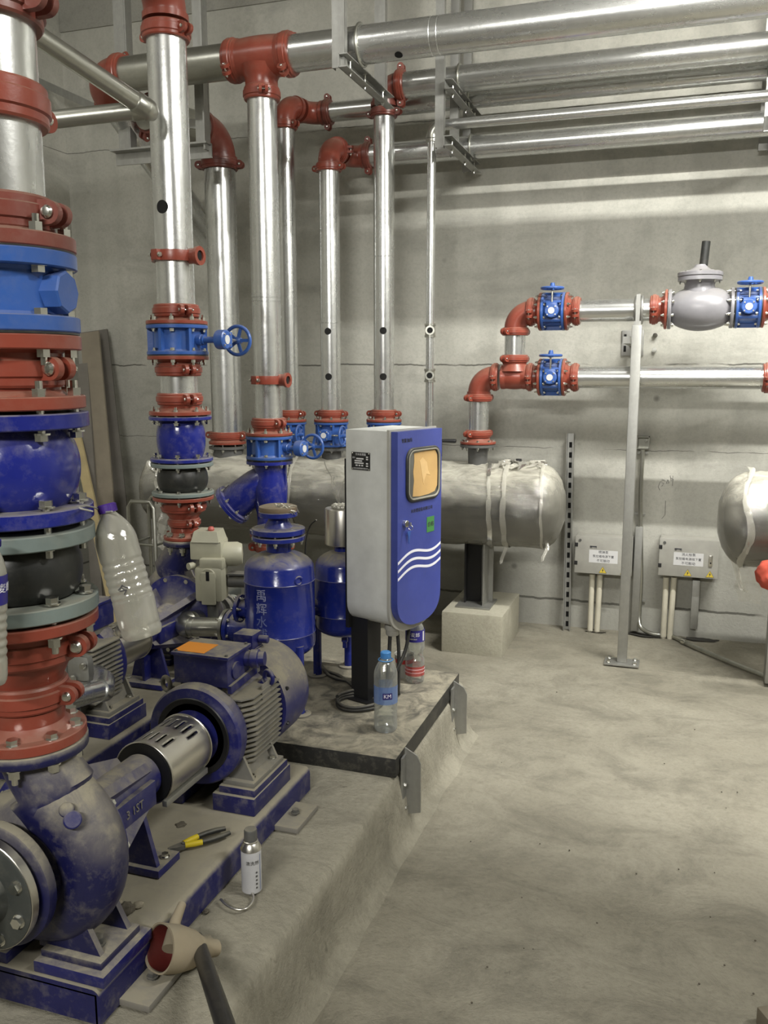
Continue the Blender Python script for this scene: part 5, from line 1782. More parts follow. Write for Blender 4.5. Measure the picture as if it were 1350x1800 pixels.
for k in range(3):
    b = MB()
    prev = None
    for i in range(33):
        y = 0.006 + 0.240 * i / 32
        zz = 0.752 - 0.026 * k - PT + 0.13 * y + 0.013 * math.sin((y - 0.02) / 0.24 * 2 * PI)
        row = [b.bm.verts.new((DX + 0.0006, y, zz - 0.0042)), b.bm.verts.new((DX + 0.0006, y, zz + 0.0042)), b.bm.verts.new((DX - 0.001, y, zz + 0.0042)), b.bm.verts.new((DX - 0.001, y, zz - 0.0042))]
        if prev:
            for q in range(4):
                b.bm.faces.new((prev[q], prev[(q + 1) % 4], row[(q + 1) % 4], row[q]))
        prev = row
    b.build('wave_stripe', WINK, door, 'white wavy stripe', smooth=0)
MB().box((DEP + 0.022, WID + 0.004, 1.09 - PT), (0.02, 0.006, 0.05)).build('door_hinge', BLACK, cabt)
# rating plate on the side
NPM = pose((0.5 * DEP - 0.022, -0.0008, 1.062 - PT), (0, -1, 0), (1, 0, 0))
npb = MB().box((0, 0, 0), (0.074, 0.056, 0.0015), NPM).build('rating_plate', BLACK, cabt, 'small black rating plate')
Np = lambda x, y: NPM @ Matrix.Translation((x, y, 0.0011))
text('plate_text', '污水处理器', 0.0085, Np(0, 0.021), PAPER, npb, 0.0003)
text('plate_text', '型号', 0.006, Np(-0.027, 0.010), PAPER, npb, 0.0003)
text('plate_text', '山东水处理设备有限公司', 0.0052, Np(0, -0.023), PAPER, npb, 0.0003)
b = MB()
for x0, x1, y in ((-0.017, 0.012, 0.008), (-0.024, 0.006, 0.001), (-0.024, 0.012, -0.006), (-0.02, -0.012, -0.0135), (-0.008, -0.001, -0.0135), (0.003, 0.010, -0.0135), (0.022, 0.03, 0.014), (0.022, 0.03, 0.007), (0.022, 0.03, -0.0065), (0.022, 0.03, -0.014)):
    b.box(((x0 + x1) / 2, y, 0), (x1 - x0, 0.0042, 0.0004), NPM @ Matrix.Translation((0, 0, 0.0011)))
b.build('plate_fields', PAPER, npb, 'pale printed fields')
for sx in (-1, 1):
    for sy in (-1, 1):
        MB().lathe([(0.0026, 0), (0.002, 0.001), (0, 0.0014)], Np(sx * 0.033, sy * 0.0245), 10).build('rivet', BOLT, npb)
# gland underneath, post, back plate
MB().lathe([(0.0, ZB - 0.038), (0.020, ZB - 0.038), (0.022, ZB - 0.034), (0.022, ZB - 0.02), (0.026, ZB - 0.018), (0.026, ZB + 0.012)], Matrix.Translation((0.115, 0.095, 0)), 28).build('cable_gland', BOXW, cabt, smooth=32)
post_l = CM.inverted() @ Vector((-0.962, 2.655, PT))
b = MB().box((post_l.x + 0.006, post_l.y, (ZS + 0.0) / 2 - 0.01), (0.07, 0.07, ZS + 0.0 - 0.03))
b.build('cabinet_post', BLACK, cabt, 'black square post', smooth=0)
MB().box((-0.008, 0.06, (0.52 + 1.05) / 2 - PT), (0.014, 0.10, 0.56)).build('mounting_plate', BLACK, cabt, 'black plate behind the cabinet', smooth=0)
MB().box((post_l.x + 0.006, post_l.y, 0.003), (0.11, 0.11, 0.006)).build('post_foot', BLACK, cabt)

# black cables
g = CM @ Vector((0.115, 0.095, ZB - 0.036))


def cable(name, pts, r, label, mat=None, n=10, sub=6, cat='cable', group=None):
    pts = [Vector(p) for p in pts]
    P = [pts[0] * 2 - pts[1]] + pts + [pts[-1] * 2 - pts[-2]]
    out = []
    for i in range(1, len(P) - 2):
        for k in range(sub):
            u = k / sub
            a, b_, c, d = P[i - 1], P[i], P[i + 1], P[i + 2]
            out.append(0.5 * ((2 * b_) + (c - a) * u + (2 * a - 5 * b_ + 4 * c - d) * u * u + (3 * b_ - a - 3 * c + d) * u ** 3))
    out.append(pts[-1])
    o0 = out[0].copy()
    b = MB().tube([p - o0 for p in out], r, n)
    o = b.build(name, mat or CABLE, smooth=60)
    o.location = o0
    return tag(o, label, cat, group)


cable('cable', [g + Vector((-0.008, 0, 0.01)), g + Vector((-0.012, 0.0, -0.08)), g + Vector((-0.02, 0.0, -0.19)), (g.x - 0.03, g.y + 0.01, PT + 0.008)], 0.0065, 'thick black cable hanging straight down left under the cabinet')
cable('cable', [g + Vector((0.014, 0.01, 0.01)), g + Vector((0.016, 0.02, -0.08)), g + Vector((0.014, 0.02, -0.2)), (g.x + 0.01, g.y + 0.04, PT + 0.008)], 0.006, 'thick black cable hanging straight down right under the cabinet')
cable('cable', [g + Vector((0.045, 0.045, 0.03)), g + Vector((0.035, 0.035, -0.06)), g + Vector((0.0, 0.0, -0.15)), g + Vector((-0.06, -0.02, -0.225)), onz(600, 1190, PT + 0.012), onz(572, 1178, PT + 0.010), onz(558, 1160, PT + 0.010)], 0.006, 'black cable curving from the cabinet behind the post towards the tanks')
cable('cable', [onz(655, 1205, PT + 0.01), onz(615, 1198, PT + 0.010), onz(580, 1188, PT + 0.01), onz(560, 1165, PT + 0.01)], 0.006, 'second black cable lying on the platform beside the post')
cc = onz(632, 1236, PT + 0.008)
pts = []
for i in range(46):
    a = 2 * PI * i / 18 + 0.4
    rr = 0.066 + 0.006 * math.sin(i * 0.7)
    pts.append((cc.x + rr * math.cos(a) * 1.15, cc.y + 0.005 + rr * math.sin(a), PT + 0.008 + 0.010 * int(i / 18) + 0.002 * math.sin(i)))
cable('cable_coil', pts, 0.006, 'grey black cable coiled round the foot of the black post', CABLE, sub=3, cat='cable')
cable('wire', [at(536, 990, 2.95), at(538, 950, 2.95), at(545, 925, 2.95), at(556, 914, 2.93)], 0.003, 'thin black wire bending up to the stainless canister')


# ------------------------------------------------------------------ bottles
def bottle(M, prof, r, label, mat=PETCLR, cap=None, label_band=None, name='water_bottle', ribs=None, water=None, n=40, group=None, capmat=None):
    t = thing(name, label, 'bottle', M, group)
    b = MB()
    b.lathe(prof, None, n, cap=False)
    o = b.build('bottle_body', mat, t, smooth=50)
    if cap:
        z0, rc, h = cap
        c = MB()
        c.lathe([(rc, z0), (rc, z0 + h - 0.002), (rc - 0.002, z0 + h), (0, z0 + h)], None, 28)
        for k in range(28):
            a = 2 * PI * k / 28
            c.box((rc, 0, z0 + h / 2), (0.0012, 0.001, h * 0.8), Matrix.Rotation(a, 4, 'Z'))
        c.build('bottle_cap', capmat, t, smooth=30)
    return t


def bprof(H, r, neck=0.0125, shoulder=0.72, waist=None, ribs=()):
    p = [(0, 0.006), (r * 0.55, 0.002), (r * 0.86, 0.0), (r * 0.97, 0.006), (r, 0.014)]
    zz = 0.02
    while zz < H * shoulder:
        q = 0.0
        for (a, c, dpt) in ribs:
            if a < zz / H < c:
                q = dpt * (0.5 + 0.5 * math.sin(zz * 2 * PI / 0.014))
        if waist and waist[0] < zz / H < waist[1]:
            q += waist[2] * math.sin(PI * (zz / H - waist[0]) / (waist[1] - waist[0]))
        p.append((r - q, zz))
        zz += 0.0028
    for k in range(1, 12):
        u = k / 12
        p.append((neck + (r - neck) * math.cos(PI / 2 * u) ** 0.9, H * shoulder + (H * 0.935 - H * shoulder) * u))
    p += [(neck, H * 0.94), (neck + 0.003, H * 0.945), (neck + 0.003, H * 0.952), (neck, H * 0.956), (neck, H)]
    return p


bx = onz(678, 1282, PT)
H1 = 0.245
t = bottle(Matrix.Translation((bx.x, bx.y, PT)), bprof(H1, 0.036, ribs=((0.1, 0.3, 0.001),), waist=(0.30, 0.33, 0.0012)), 0.036, 'clear water bottle with light blue label and blue cap on the platform', cap=(H1 * 0.935, 0.0155, 0.02), capmat=plain('sky_blue_cap', (0.06, 0.22, 0.50), 0.4))
face = YAW + 0.0
BLB = clear_plastic('blue_film_label', (0.45, 0.6, 0.95), 0.35, 0.2, (0.20, 0.32, 0.68))
MB().lathe([(0.0367, H1 * 0.375), (0.0367, H1 * 0.60)], None, 44, cap=False).build('paper_label', BLB, t, 'pale blue label', smooth=60)
FM = Matrix.Rotation(YAW - math.atan2(-bx.x * 0.0, 1) + math.atan2(0.0, 1), 4, 'Z')


def on_bottle(t, s, size, z, r, mat, ang=0.0, name='label_text'):
    return text(name, s, size, Matrix.Rotation(ang, 4, 'Z') @ pose((0, -r, z), (0, -1, 0), (1, 0, 0)), mat, t, 0.0005, wrap=r)


def patch(t, name, w, h, z, r, mat, ang=0.0, label=None):
    b = MB()
    rows = []
    for i in range(9):
        a = (-0.5 + i / 8) * w / r
        rows.append([b.bm.verts.new((r * math.sin(a), -r * math.cos(a), z + s * h / 2)) for s in (-1, 1)])
    for a, c in zip(rows, rows[1:]):
        b.bm.faces.new((a[0], c[0], c[1], a[1]))
    o = b.build(name, mat, t, label, smooth=60)
    o.matrix_local = Matrix.Rotation(ang, 4, 'Z')
    return o


fa = math.atan2(bx.x, bx.y) * -1
patch(t, 'logo_patch', 0.030, 0.020, H1 * 0.485, 0.0371, plain('dark_navy', (0.02, 0.015, 0.12), 0.5), fa + 0.15, 'dark navy logo patch')
on_bottle(t, 'KM', 0.017, H1 * 0.485, 0.0374, WINK, fa + 0.15)
MB().torus(0.022, 0.0018, Matrix.Translation((0, 0, H1 * 0.915)), 28, 6).build('tied_ribbon', plain('sky_ribbon', (0.06, 0.22, 0.5), 0.5), t, 'blue string round the neck')

bx2 = onz(729, 1197, PT)
t = bottle(Matrix.Translation((bx2.x, bx2.y, PT)), bprof(0.245, 0.034, ribs=((0.06, 0.12, 0.001),), waist=(0.33, 0.50, 0.005)), 0.034, 'clear water bottle with navy upper label and red lower band behind the cabinet edge', cap=(0.229, 0.0155, 0.018), capmat=PETCLR)
fa2 = -math.atan2(bx2.x, bx2.y)
NAVY = plain('navy_label', (0.025, 0.02, 0.20), 0.4)
REDB = clear_plastic('red_film_label', (0.9, 0.25, 0.25), 0.45, 0.25, (0.50, 0.06, 0.06))
MB().lathe([(0.0345, 0.152), (0.0345, 0.194)], None, 44, cap=False).build('navy_label', NAVY, t, 'navy label', smooth=60)
on_bottle(t, '今麦郎', 0.0165, 0.178, 0.0350, WINK, fa2 - 0.2)
on_bottle(t, '饮用纯净水', 0.006, 0.163, 0.0350, PAPER, fa2 - 0.2)
patch(t, 'barcode_strip', 0.008, 0.034, 0.173, 0.0349, PAPER, fa2 + 1.0, 'white printed strip')
MB().lathe([(0.0346, 0.028), (0.0346, 0.062)], None, 44, cap=False).build('red_label', REDB, t, 'red translucent band', smooth=60)
for zz in (0.04, 0.052):
    MB().torus(0.0347, 0.0006, Matrix.Translation((0, 0, zz)), 36, 5).build('label_line', WINK, t)

bx3 = onz(708, 1192, PT)
bx3 += Vector((-0.0, 0.02, 0))
t = thing('paper_cup', 'white paper cup with broad red band, behind the two bottles on the platform', 'cup', Matrix.Translation((bx3.x, bx3.y, PT)))
MB().lathe([(0, 0.001), (0.026, 0.0), (0.036, 0.085), (0.037, 0.086), (0.035, 0.085), (0.025, 0.003), (0, 0.003)], None, 36, cap=False).build('cup_wall', BOXW, t, smooth=50)
MB().lathe([(0.0275, 0.028), (0.0345, 0.070)], Matrix.Translation((0, 0, 0)) @ Matrix.Scale(1.02, 4), 36, cap=False).build('red_band', plain('red_print', (0.35, 0.02, 0.02), 0.5), t, 'red band')


def hang_bottle(top, bottom, roll=0.0):
    z = Vector(top) - Vector(bottom)
    return pose(bottom, z, (math.cos(YAW), math.sin(YAW), 0)), z.length


# dusty bottle hung from the nearest riser
ptop, pbot = at(187, 888, 1.325), at(252, 1118, 1.33)
M, Lb = hang_bottle(ptop, pbot)
pr = bprof(Lb, 0.0375, ribs=((0.30, 0.62, 0.0018),), waist=(0.02, 0.1, 0.002))
t = bottle(M, pr, 0.0375, 'dusty cloudy bottle with purple cap hanging slantwise by wire from the riser flange', mat=PETDUST, cap=(Lb * 0.945, 0.0165, 0.016), capmat=plain('purple_cap', (0.06, 0.02, 0.22), 0.5))
body = [c for c in t.children if c.name.startswith('bottle_body')][0]
for v in body.data.vertices:
    f = noise.noise(v.co * 22)
    s = 1 + 0.05 * f
    v.co.x *= s
    v.co.y *= 1 - 0.06 * f
text('bottle_scribble', '今', 0.02, pose((-0.0, -0.0385, Lb * 0.38), (0, -1, 0.1), (1, 0, 0)), INK, t)
wire = [at(163, 899, 1.19), at(140, 893, 1.17), at(150, 889, 1.22), at(168, 893, 1.30), at(180, 900, 1.315), at(197, 899, 1.30)]
cable('hanging_wire', wire, 0.0016, 'thin pale wire tying the dusty bottle to the blue flange', BOXW, cat='wire')

ptop, pbot = at(-14, 945, 1.06), at(-12, 1200, 1.06)
M, Lb = hang_bottle(ptop, pbot)
t = bottle(M, bprof(Lb, 0.0215, neck=0.008, ribs=((0.15, 0.5, 0.002),)), 0.0215, 'clear bottle with navy label cut off by the left edge, hanging beside the nearest riser', mat=PETDUST, cap=(Lb * 0.94, 0.0125, 0.012), capmat=NAVY)
MB().lathe([(0.022, Lb * 0.56), (0.022, Lb * 0.76)], None, 40, cap=False).build('navy_label', NAVY, t, 'navy label', smooth=60)
on_bottle(t, '今麦郎', 0.016, Lb * 0.67, 0.0225, WINK, R(60))
cable('hanging_wire', [ptop + Vector((0, 0, -0.005)), at(-14, 925, 1.08), at(-14, 912, 1.10)], 0.0014, 'thin wire holding the bottle at the left edge', BOXW, cat='wire')

# ------------------------------------------------------------------ wall boxes with conduits
def wall_box(pxl, pyt, pxr, pyb, lines, label, handle, phrase):
    a, c = at(pxl, pyt, WALL_Y - 0.11), at(pxr, pyb, WALL_Y - 0.11)
    w_, h_ = c.x - a.x, a.z - c.z
    t = thing('junction_box', label, 'electrical box', Matrix.Translation(((a.x + c.x) / 2, WALL_Y, c.z)))
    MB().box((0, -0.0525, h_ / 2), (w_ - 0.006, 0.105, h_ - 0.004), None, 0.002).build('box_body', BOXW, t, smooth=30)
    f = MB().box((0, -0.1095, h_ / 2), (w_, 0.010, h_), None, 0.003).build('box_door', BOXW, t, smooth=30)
    FY_ = -0.1148
    for zz in (0.27, 0.76):
        MB().box((-w_ / 2 + 0.006, FY_, h_ * zz), (0.016, 0.004, 0.020), None, 0.001).build('hinge', BLACK, t, 'black hinge')
    P = lambda x, z_: pose((x, FY_ - 0.0004, z_), (0, -1, 0), (1, 0, 0))
    MB().box((0.0, FY_, h_ * 0.475), (w_ * 0.50, 0.0006, h_ * 0.34)).build('notice', PAPER, f, 'printed notice')
    text('maker_mark', '德力西', 0.012, P(-w_ * 0.18, h_ * 0.71), INK, f)
    MB().box((-w_ * 0.18, FY_, h_ * 0.735), (0.033, 0.0008, 0.005)).build('mark_bar', INK, f)
    for i, s in enumerate(lines):
        text('notice_text', s, 0.0165 if i != 1 else 0.0150, P(0, h_ * (0.59 - 0.115 * i)), INK, f)
    tris = [-0.0] + [w_ * 0.37]
    for xx in tris:
        zc_ = h_ * 0.10
        s_ = 0.030
        m = MB().prism([(xx - s_ * 0.62, zc_ - s_ * 0.4), (xx + s_ * 0.62, zc_ - s_ * 0.4), (xx, zc_ + s_ * 0.68)], -FY_ - 0.0003, -FY_ + 0.0006, Matrix(((1, 0, 0, 0), (0, 0, -1, 0), (0, 1, 0, 0), (0, 0, 0, 1))))
        q = m.build('warning_sign', YSIGN, f, 'yellow triangular warning sign', smooth=0)
        bolt_ = [(0.004, 0.014), (-0.005, 0.001), (-0.0005, 0.001), (-0.004, -0.011), (0.005, 0.004), (0.0005, 0.004)]
        MB().prism([(xx + u_, zc_ + v_) for u_, v_ in bolt_], -FY_ + 0.0006, -FY_ + 0.0012, Matrix(((1, 0, 0, 0), (0, 0, -1, 0), (0, 1, 0, 0), (0, 0, 0, 1)))).build('lightning_mark', INK, q, smooth=0)
        ring = [Vector((xx + u_, FY_ - 0.0008, zc_ + v_)) for u_, v_ in ((-s_ * 0.62, -s_ * 0.4), (s_ * 0.62, -s_ * 0.4), (0, s_ * 0.68))]
        MB().tube(ring, 0.0008, 5, closed=True).build('sign_border', INK, q, smooth=0)
    MB().cyl(0.007, 0, 0.003, pose((-w_ / 2 + 0.024, FY_, h_ - 0.022), (0, -1, 0)), 16).build('badge', STEELG, f)
    if handle:
        MB().box((w_ * 0.37, FY_ - 0.003, h_ * 0.47), (0.018, 0.008, 0.055), None, 0.0038).build('door_handle', STAIN, f, 'oval steel latch')
        MB().cyl(0.004, 0, 0.009, pose((w_ * 0.37, FY_, h_ * 0.42), (0, -1, 0)), 12).build('keyhole', HOLE, f)
    return t, a, c


wall_box(1012, 941, 1110, 1013, ('喷淋泵', '泵控箱电源下置', '不可触动'), 'white junction box half covered by the grey post, with warning triangle', False, 'left')
wall_box(1160, 945, 1261, 1018, ('消火栓泵', '泵控箱电源线下置', '不可触动'), 'white junction box right of the conduit, with oval latch and two warning triangles', True, 'right')
for px0, pxb, ytop, ybot, w_, lab in ((1041, 1037, 1012, 1110, 0.014, 'leftmost cream conduit under the left junction box'), (1055, 1049, 1012, 1110, 0.014, 'cream conduit beside the post under the left junction box'),
                                     (1171, 1166, 1018, 1117, 0.014, 'left cream conduit under the right junction box'), (1185, 1177, 1018, 1118, 0.014, 'right one of the cream conduit pair under the right junction box')):
    yy = WALL_Y - 0.055
    a, c = at(px0, ytop - 2, yy), at(pxb, ybot, yy)
    pipe((c.x, yy, -0.03), (a.x, yy, a.z + 0.004), w_, lab, name='plastic_conduit', mat=PVC, cat='conduit')
for px, y0_, y1_, lab in ((1124, 925, 1108, 'flat grey cable trunk on the wall right of the grey post'), (1224, 1019, 1104, 'flat grey cable trunk under the right junction box')):
    a, c = at(px, y0_, WALL_Y - 0.03), at(px - 3, y1_, WALL_Y - 0.03)
    b = MB().box((0, 0, (a.z + c.z) / 2), (0.036, 0.05, a.z - c.z), None, 0.002)
    o = b.build('cable_duct', CHAN, smooth=30)
    o.location = (a.x, WALL_Y - 0.026, 0)
    tag(o, lab, 'cable trunk')
# dark rough holes in the floor by the wall
for px, py, rx, ry, lab in ((1141, 1104, 0.10, 0.035, 'dark ragged floor hole behind the post and conduit'), (1232, 1114, 0.085, 0.030, 'dark ragged floor hole under the right junction box'),
                            (1048, 1110, 0.055, 0.022, 'small broken ring of floor round the left conduits'), (1178, 1116, 0.07, 0.022, 'small broken ring of floor round the right conduits')):
    p = onz(px, py, 0)
    p.y = min(p.y, WALL_Y - ry - 0.012)
    b = MB()
    c = b.bm.verts.new((0, 0, -0.001))
    vs = []
    inner = []
    for k in range(30):
        a = 2 * PI * k / 30
        rr = 1 + 0.35 * noise.noise(Vector((math.cos(a) * 1.5 + px, math.sin(a) * 1.5, 0)))
        vs.append(b.bm.verts.new((rx * rr * math.cos(a), ry * rr * math.sin(a), 0.004 + 0.003 * noise.noise(Vector((a * 3, px, 1))))))
    for k in range(30):
        b.bm.faces.new((c, vs[k], vs[(k + 1) % 30]))
    o = b.build('floor_hole', painted('dark_rubble_%d' % px, (0.035, 0.033, 0.028) if px in (1141, 1232) else (0.12, 0.11, 0.085), 0.9), smooth=0)
    o.location = (p.x, p.y, 0)
    tag(o, lab, 'floor hole')

# slotted strut leaning on the wall
a, c = at(1003, 762, WALL_Y - 0.035), onz(996, 1107, 0)
t = thing('slotted_strut', 'slotted grey steel strut standing against the wall left of the junction boxes', 'steel strut', pose((c.x, c.y, 0.0), Vector((a.x, a.y, a.z)) - Vector((c.x, c.y, 0)), (1, 0, 0)))
Ls = (a - Vector((c.x, c.y, 0))).length
b = MB()
b.box((-0.016, 0, Ls / 2), (0.003, 0.03, Ls)).box((0.016, 0, Ls / 2), (0.003, 0.03, Ls)).box((0, 0.0135, Ls / 2), (0.032, 0.003, Ls))
b.build('strut_channel', CHAN, t, smooth=0)
b = MB()
nn = int(Ls / 0.052)
for k in range(nn):
    b.box((0, 0.0115, 0.03 + k * 0.052), (0.014, 0.002, 0.028), None)
s_ = b.build('strut_slots', HOLE, t, 'row of dark slots', smooth=0)

# thin galvanised conduit with box at the top, running down and along the floor
a = at(1130, 790, WALL_Y - 0.03)
p1 = at(1124, 1075, WALL_Y - 0.03)
path = [(a.x, a.y, a.z), (a.x, a.y, 0.7), (p1.x, a.y, 0.3), (p1.x, a.y, 0.10), (p1.x + 0.012, a.y - 0.03, 0.045)]
for px, py in ((1150, 1100), (1180, 1116), (1215, 1134), (1270, 1158), (1330, 1182), (1400, 1210), (1500, 1248), (1900, 1390)):
    q = onz(px, py, 0.012)
    path.append((q.x, min(q.y, a.y - 0.02), 0.010))
cable('conduit', path, 0.011, 'thin galvanised conduit coming down the wall and snaking right over the floor', GALVD, n=14, cat='conduit')
for zz in (0.93, 0.62, 0.17):
    b = MB().box((0, 0.0, 0), (0.052, 0.005, 0.014), None, 0.001).torus(0.013, 0.002, pose((0, -0.008, 0), (0, 0, 1)), 18, 6)
    o = b.build('pipe_clip', CHAN)
    o.location = (a.x - 0.001 * 0, WALL_Y - 0.008, zz)
    if zz < 0.3:
        o.location.x = p1.x
    tag(o, {0.93: 'uppermost', 0.62: 'middle', 0.17: 'lowest'}[zz] + ' small clip fixing the thin conduit to the back wall', 'pipe clip')
q = onz(1202, 1128, 0.012)
b = MB().cyl(0.0135, -0.012, 0.012, pose((0, 0, 0.0), (1, -0.9, 0)), 16)
o = b.build('conduit_joint', BOLT)
o.location = (q.x, q.y, 0.012)
tag(o, 'bright joint sleeve on the conduit lying on the floor', 'pipe joint')
t = thing('conduit_box', 'small open grey steel box at the top of the thin conduit', 'electrical box', Matrix.Translation((a.x + 0.0, WALL_Y, a.z + 0.005)))
b = MB().box((0.0, -0.003, 0.03), (0.06, 0.006, 0.06)).box((-0.028, -0.022, 0.03), (0.004, 0.04, 0.06)).box((0.028, -0.022, 0.03), (0.004, 0.04, 0.06)).box((0, -0.022, 0.0), (0.06, 0.04, 0.004)).box((0, -0.022, 0.058), (0.06, 0.04, 0.004))
b.build('box_shell', GALVD, t, smooth=0)
bolt(t, (0.012, -0.008, 0.035), (0, -1, 0), 0.006, 0.004)

# scribble on the wall
t = thing('wall_scribble', 'faint handwritten pencil scribble on the wall above the right junction box', 'handwriting')
strokes = [[(1160, 848), (1157, 856), (1160, 862)], [(1168, 843), (1160, 847), (1167, 850), (1163, 855)], [(1163, 842), (1170, 846)], [(1174, 843), (1171, 850), (1176, 849), (1174, 843)], [(1178, 836), (1180, 846), (1184, 843), (1179, 840)], [(1183, 836), (1182, 854)], [(1170, 880), (1169, 905), (1163, 912)]]
b = MB()
for s in strokes:
    b.tube([at(x, y, WALL_Y - 0.0008) for x, y in s], 0.0011, 5)
b.build('pencil_line', STEELG, t)

# ------------------------------------------------------------------ wrapped manifold end at the right edge, red cloth, its support
mx = at(1272, 890, 4.0).x
t2 = manifold(mx, 1.9, 'film wrapped steel manifold end entering from the right edge', 'dusty clear film crumpled over the rounded end', 7.0)
t2.location.y = 3.98
t2.location.z = MZ + 0.02
for u, wd in ((0.085, 0.03), (0.20, 0.02)):
    pts = []
    for k in range(25):
        a = R(80) + R(200) * k / 24
        pts.append((u + 0.015 * math.sin(k * 0.6), (rM + 0.028) * math.cos(a), (rM + 0.028) * math.sin(a)))
    ribbon('film_band', t2, pts, wd, LOOSE, 'crumpled band of film', crumple=0.014)
pts = [(0.02 + 0.014 * i + 0.006 * math.sin(i), -0.05 - 0.004 * i, -0.12 - 0.032 * i) for i in range(7)]
ribbon('film_tail', t2, pts, 0.03, LOOSE, 'loose end of film', crumple=0.02)
pts = [(0.10 + 0.004 * i, -0.06, -0.19 - 0.028 * i) for i in range(7)]
ribbon('film_tail', t2, pts, 0.11, WRAP, 'sheet of film hanging underneath', crumple=0.02)
t = thing('manifold_support', 'steel leg under the wrapped manifold at the right edge', 'steel support', Matrix.Translation((at(1352, 1100, 3.98).x + 0.03, 3.98, 0)))
MB().box((0, 0, 0.27), (0.07, 0.08, 0.52), None, 0.004).build('steel_column', CHAN, t)
pr = at(1343, 1010, 3.72)
b = MB()
bmesh.ops.create_icosphere(b.bm, subdivisions=4, radius=1.0)
for v in b.bm.verts:
    n_ = noise.noise(v.co * 2.2 + Vector((4, 4, 4)))
    n2 = noise.noise(v.co * 7)
    v.co = Vector((v.co.x * 0.062, v.co.y * 0.05, v.co.z * 0.058)) * (1 + 0.22 * n_ + 0.06 * n2)
    if v.co.x > 0.02 and v.co.z > 0.0:
        v.co.z += 0.4 * (v.co.x - 0.02)
o = b.build('red_cloth', painted('coral_red_cloth', (0.38, 0.06, 0.035), 0.95), smooth=60)
o.location = pr + Vector((0.03, 0, -0.0))
tag(o, 'coral red bundled cloth hanging at the right edge under the wrapped manifold', 'cloth')
cable('tie_string', [pr + Vector((0.06, 0.0, 0.04)), pr + Vector((0.11, 0.06, 0.10)), (pr.x + 0.16, 3.83, MZ - 0.1)], 0.004, 'string holding the coral red cloth to the wrapped manifold', RUBBER, cat='string')

# ------------------------------------------------------------------ tools and litter on the plinth
sx, sy = onz(443, 1563, 0.205).x, onz(443, 1563, 0.205).y
t = thing('spray_can', 'small white spray can with grey cap standing by the skid of the near pump', 'spray can', Matrix.Translation((sx, sy, 0.204)))
MB().lathe([(0, 0), (0.019, 0.0), (0.0225, 0.003), (0.0225, 0.099), (0.021, 0.101)], None, 36).build('can_body', painted('can_white', (0.42, 0.42, 0.43), 0.3, 0.1), t, smooth=40)
MB().lathe([(0.0225, 0.099), (0.0235, 0.101), (0.0225, 0.104), (0.019, 0.112), (0.0155, 0.116), (0.0165, 0.119), (0.014, 0.121)], None, 36).build('can_shoulder', STAIN, t, smooth=40)
MB().lathe([(0.0145, 0.118), (0.0145, 0.143), (0.013, 0.146), (0, 0.146)], None, 28).build('can_cap', STEELG, t, 'dark grey cap', smooth=40)
ca = -math.atan2(sx, sy)
on_bottle(t, '清洗剂', 0.010, 0.075, 0.0229, STEELG, ca + 0.1)
for i in range(5):
    on_bottle(t, '■' if i % 2 else '●', 0.006, 0.052 - 0.009 * i, 0.0229, STEELG, ca + 0.5)
patch(t, 'blue_stripe', 0.002, 0.085, 0.05, 0.0229, painted('pale_blue_line', (0.2, 0.25, 0.4), 0.4), ca + 0.95)

pts = [onz(x, y, 0.209) for x, y in ((388, 1581), (397, 1590), (412, 1598), (430, 1598), (441, 1590), (446, 1578), (441, 1566))]
cable('wire_loop', pts, 0.0028, 'bent bright steel wire lying at the foot of the spray can', STAIN, cat='wire')

# pliers on the skid
pj = onz(296, 1495, 0.283)
pe_ = onz(400, 1462, 0.283)
d = (pe_ - pj)
Lp = d.length
t = thing('combination_pliers', 'pliers with yellow and black grips lying on the near skid', 'pliers', pose((pj.x, pj.y, 0.279), (0, 0, 1), (d.x, d.y, 0)))
s_ = Lp / 0.19
b = MB()
b.prism([(0, -0.004), (0.02, -0.010), (0.045, -0.013), (0.062, -0.010), (0.062, 0.010), (0.045, 0.013), (0.02, 0.010), (0, 0.005)], 0, 0.012, Matrix.Scale(s_, 4))
b.cyl(0.008 * s_, 0, 0.015 * s_, Matrix.Translation((0.05 * s_, 0, 0)), 18)
b.build('jaws', STEELG, t, 'dark steel jaws', smooth=30)
for q in (1, -1):
    c = [Vector((x * s_, q * y * s_, 0.009 * s_)) for x, y in ((0.05, 0.006), (0.075, 0.013), (0.10, 0.019), (0.13, 0.022), (0.16, 0.021), (0.19, 0.016))]
    MB().tube(c[:3] + [c[3] * 0.9 + c[2] * 0.1][:0], [0.0085 * s_, 0.0095 * s_, 0.0085 * s_], 14).build('grip_collar', YELLOW, t, 'yellow grip section', smooth=50)
    MB().tube(c[2:], [0.0082 * s_, 0.0085 * s_, 0.0085 * s_, 0.007 * s_], 14).build('grip', RUBBER, t, 'black grip', smooth=50)

# cut end of a cement-crusted pipe sleeve with dark red inside
cp = onz(300, 1668, 0.262)
t = thing('plastic_funnel', 'cement crusted cream funnel with dark red inside lying by the skid', 'funnel', pose(cp, (-0.52, -0.80, 0.40)) @ Matrix.Scale(1.2, 4))
b = MB()
prof = [(0.016, -0.085), (0.02, -0.06), (0.035, -0.035), (0.042, -0.01), (0.045, 0.02)]
b.lathe(prof + [(0.0415, 0.020), (0.038, -0.008), (0.032, -0.032), (0.014, -0.055)], None, 40, cap=False)
for v in b.bm.verts:
    q = noise.noise(v.co * 30)
    v.co.x *= 1 + 0.06 * q
    v.co.y *= 0.82 + 0.08 * q
b.build('funnel_wall', painted('crusted_cream', (0.30, 0.25, 0.17), 0.85, 0.5, loose=0.5), t, smooth=60)
b = MB().lathe([(0.0405, 0.018), (0.0365, -0.008), (0.031, -0.031), (0.0, -0.045)], None, 40, cap=False)
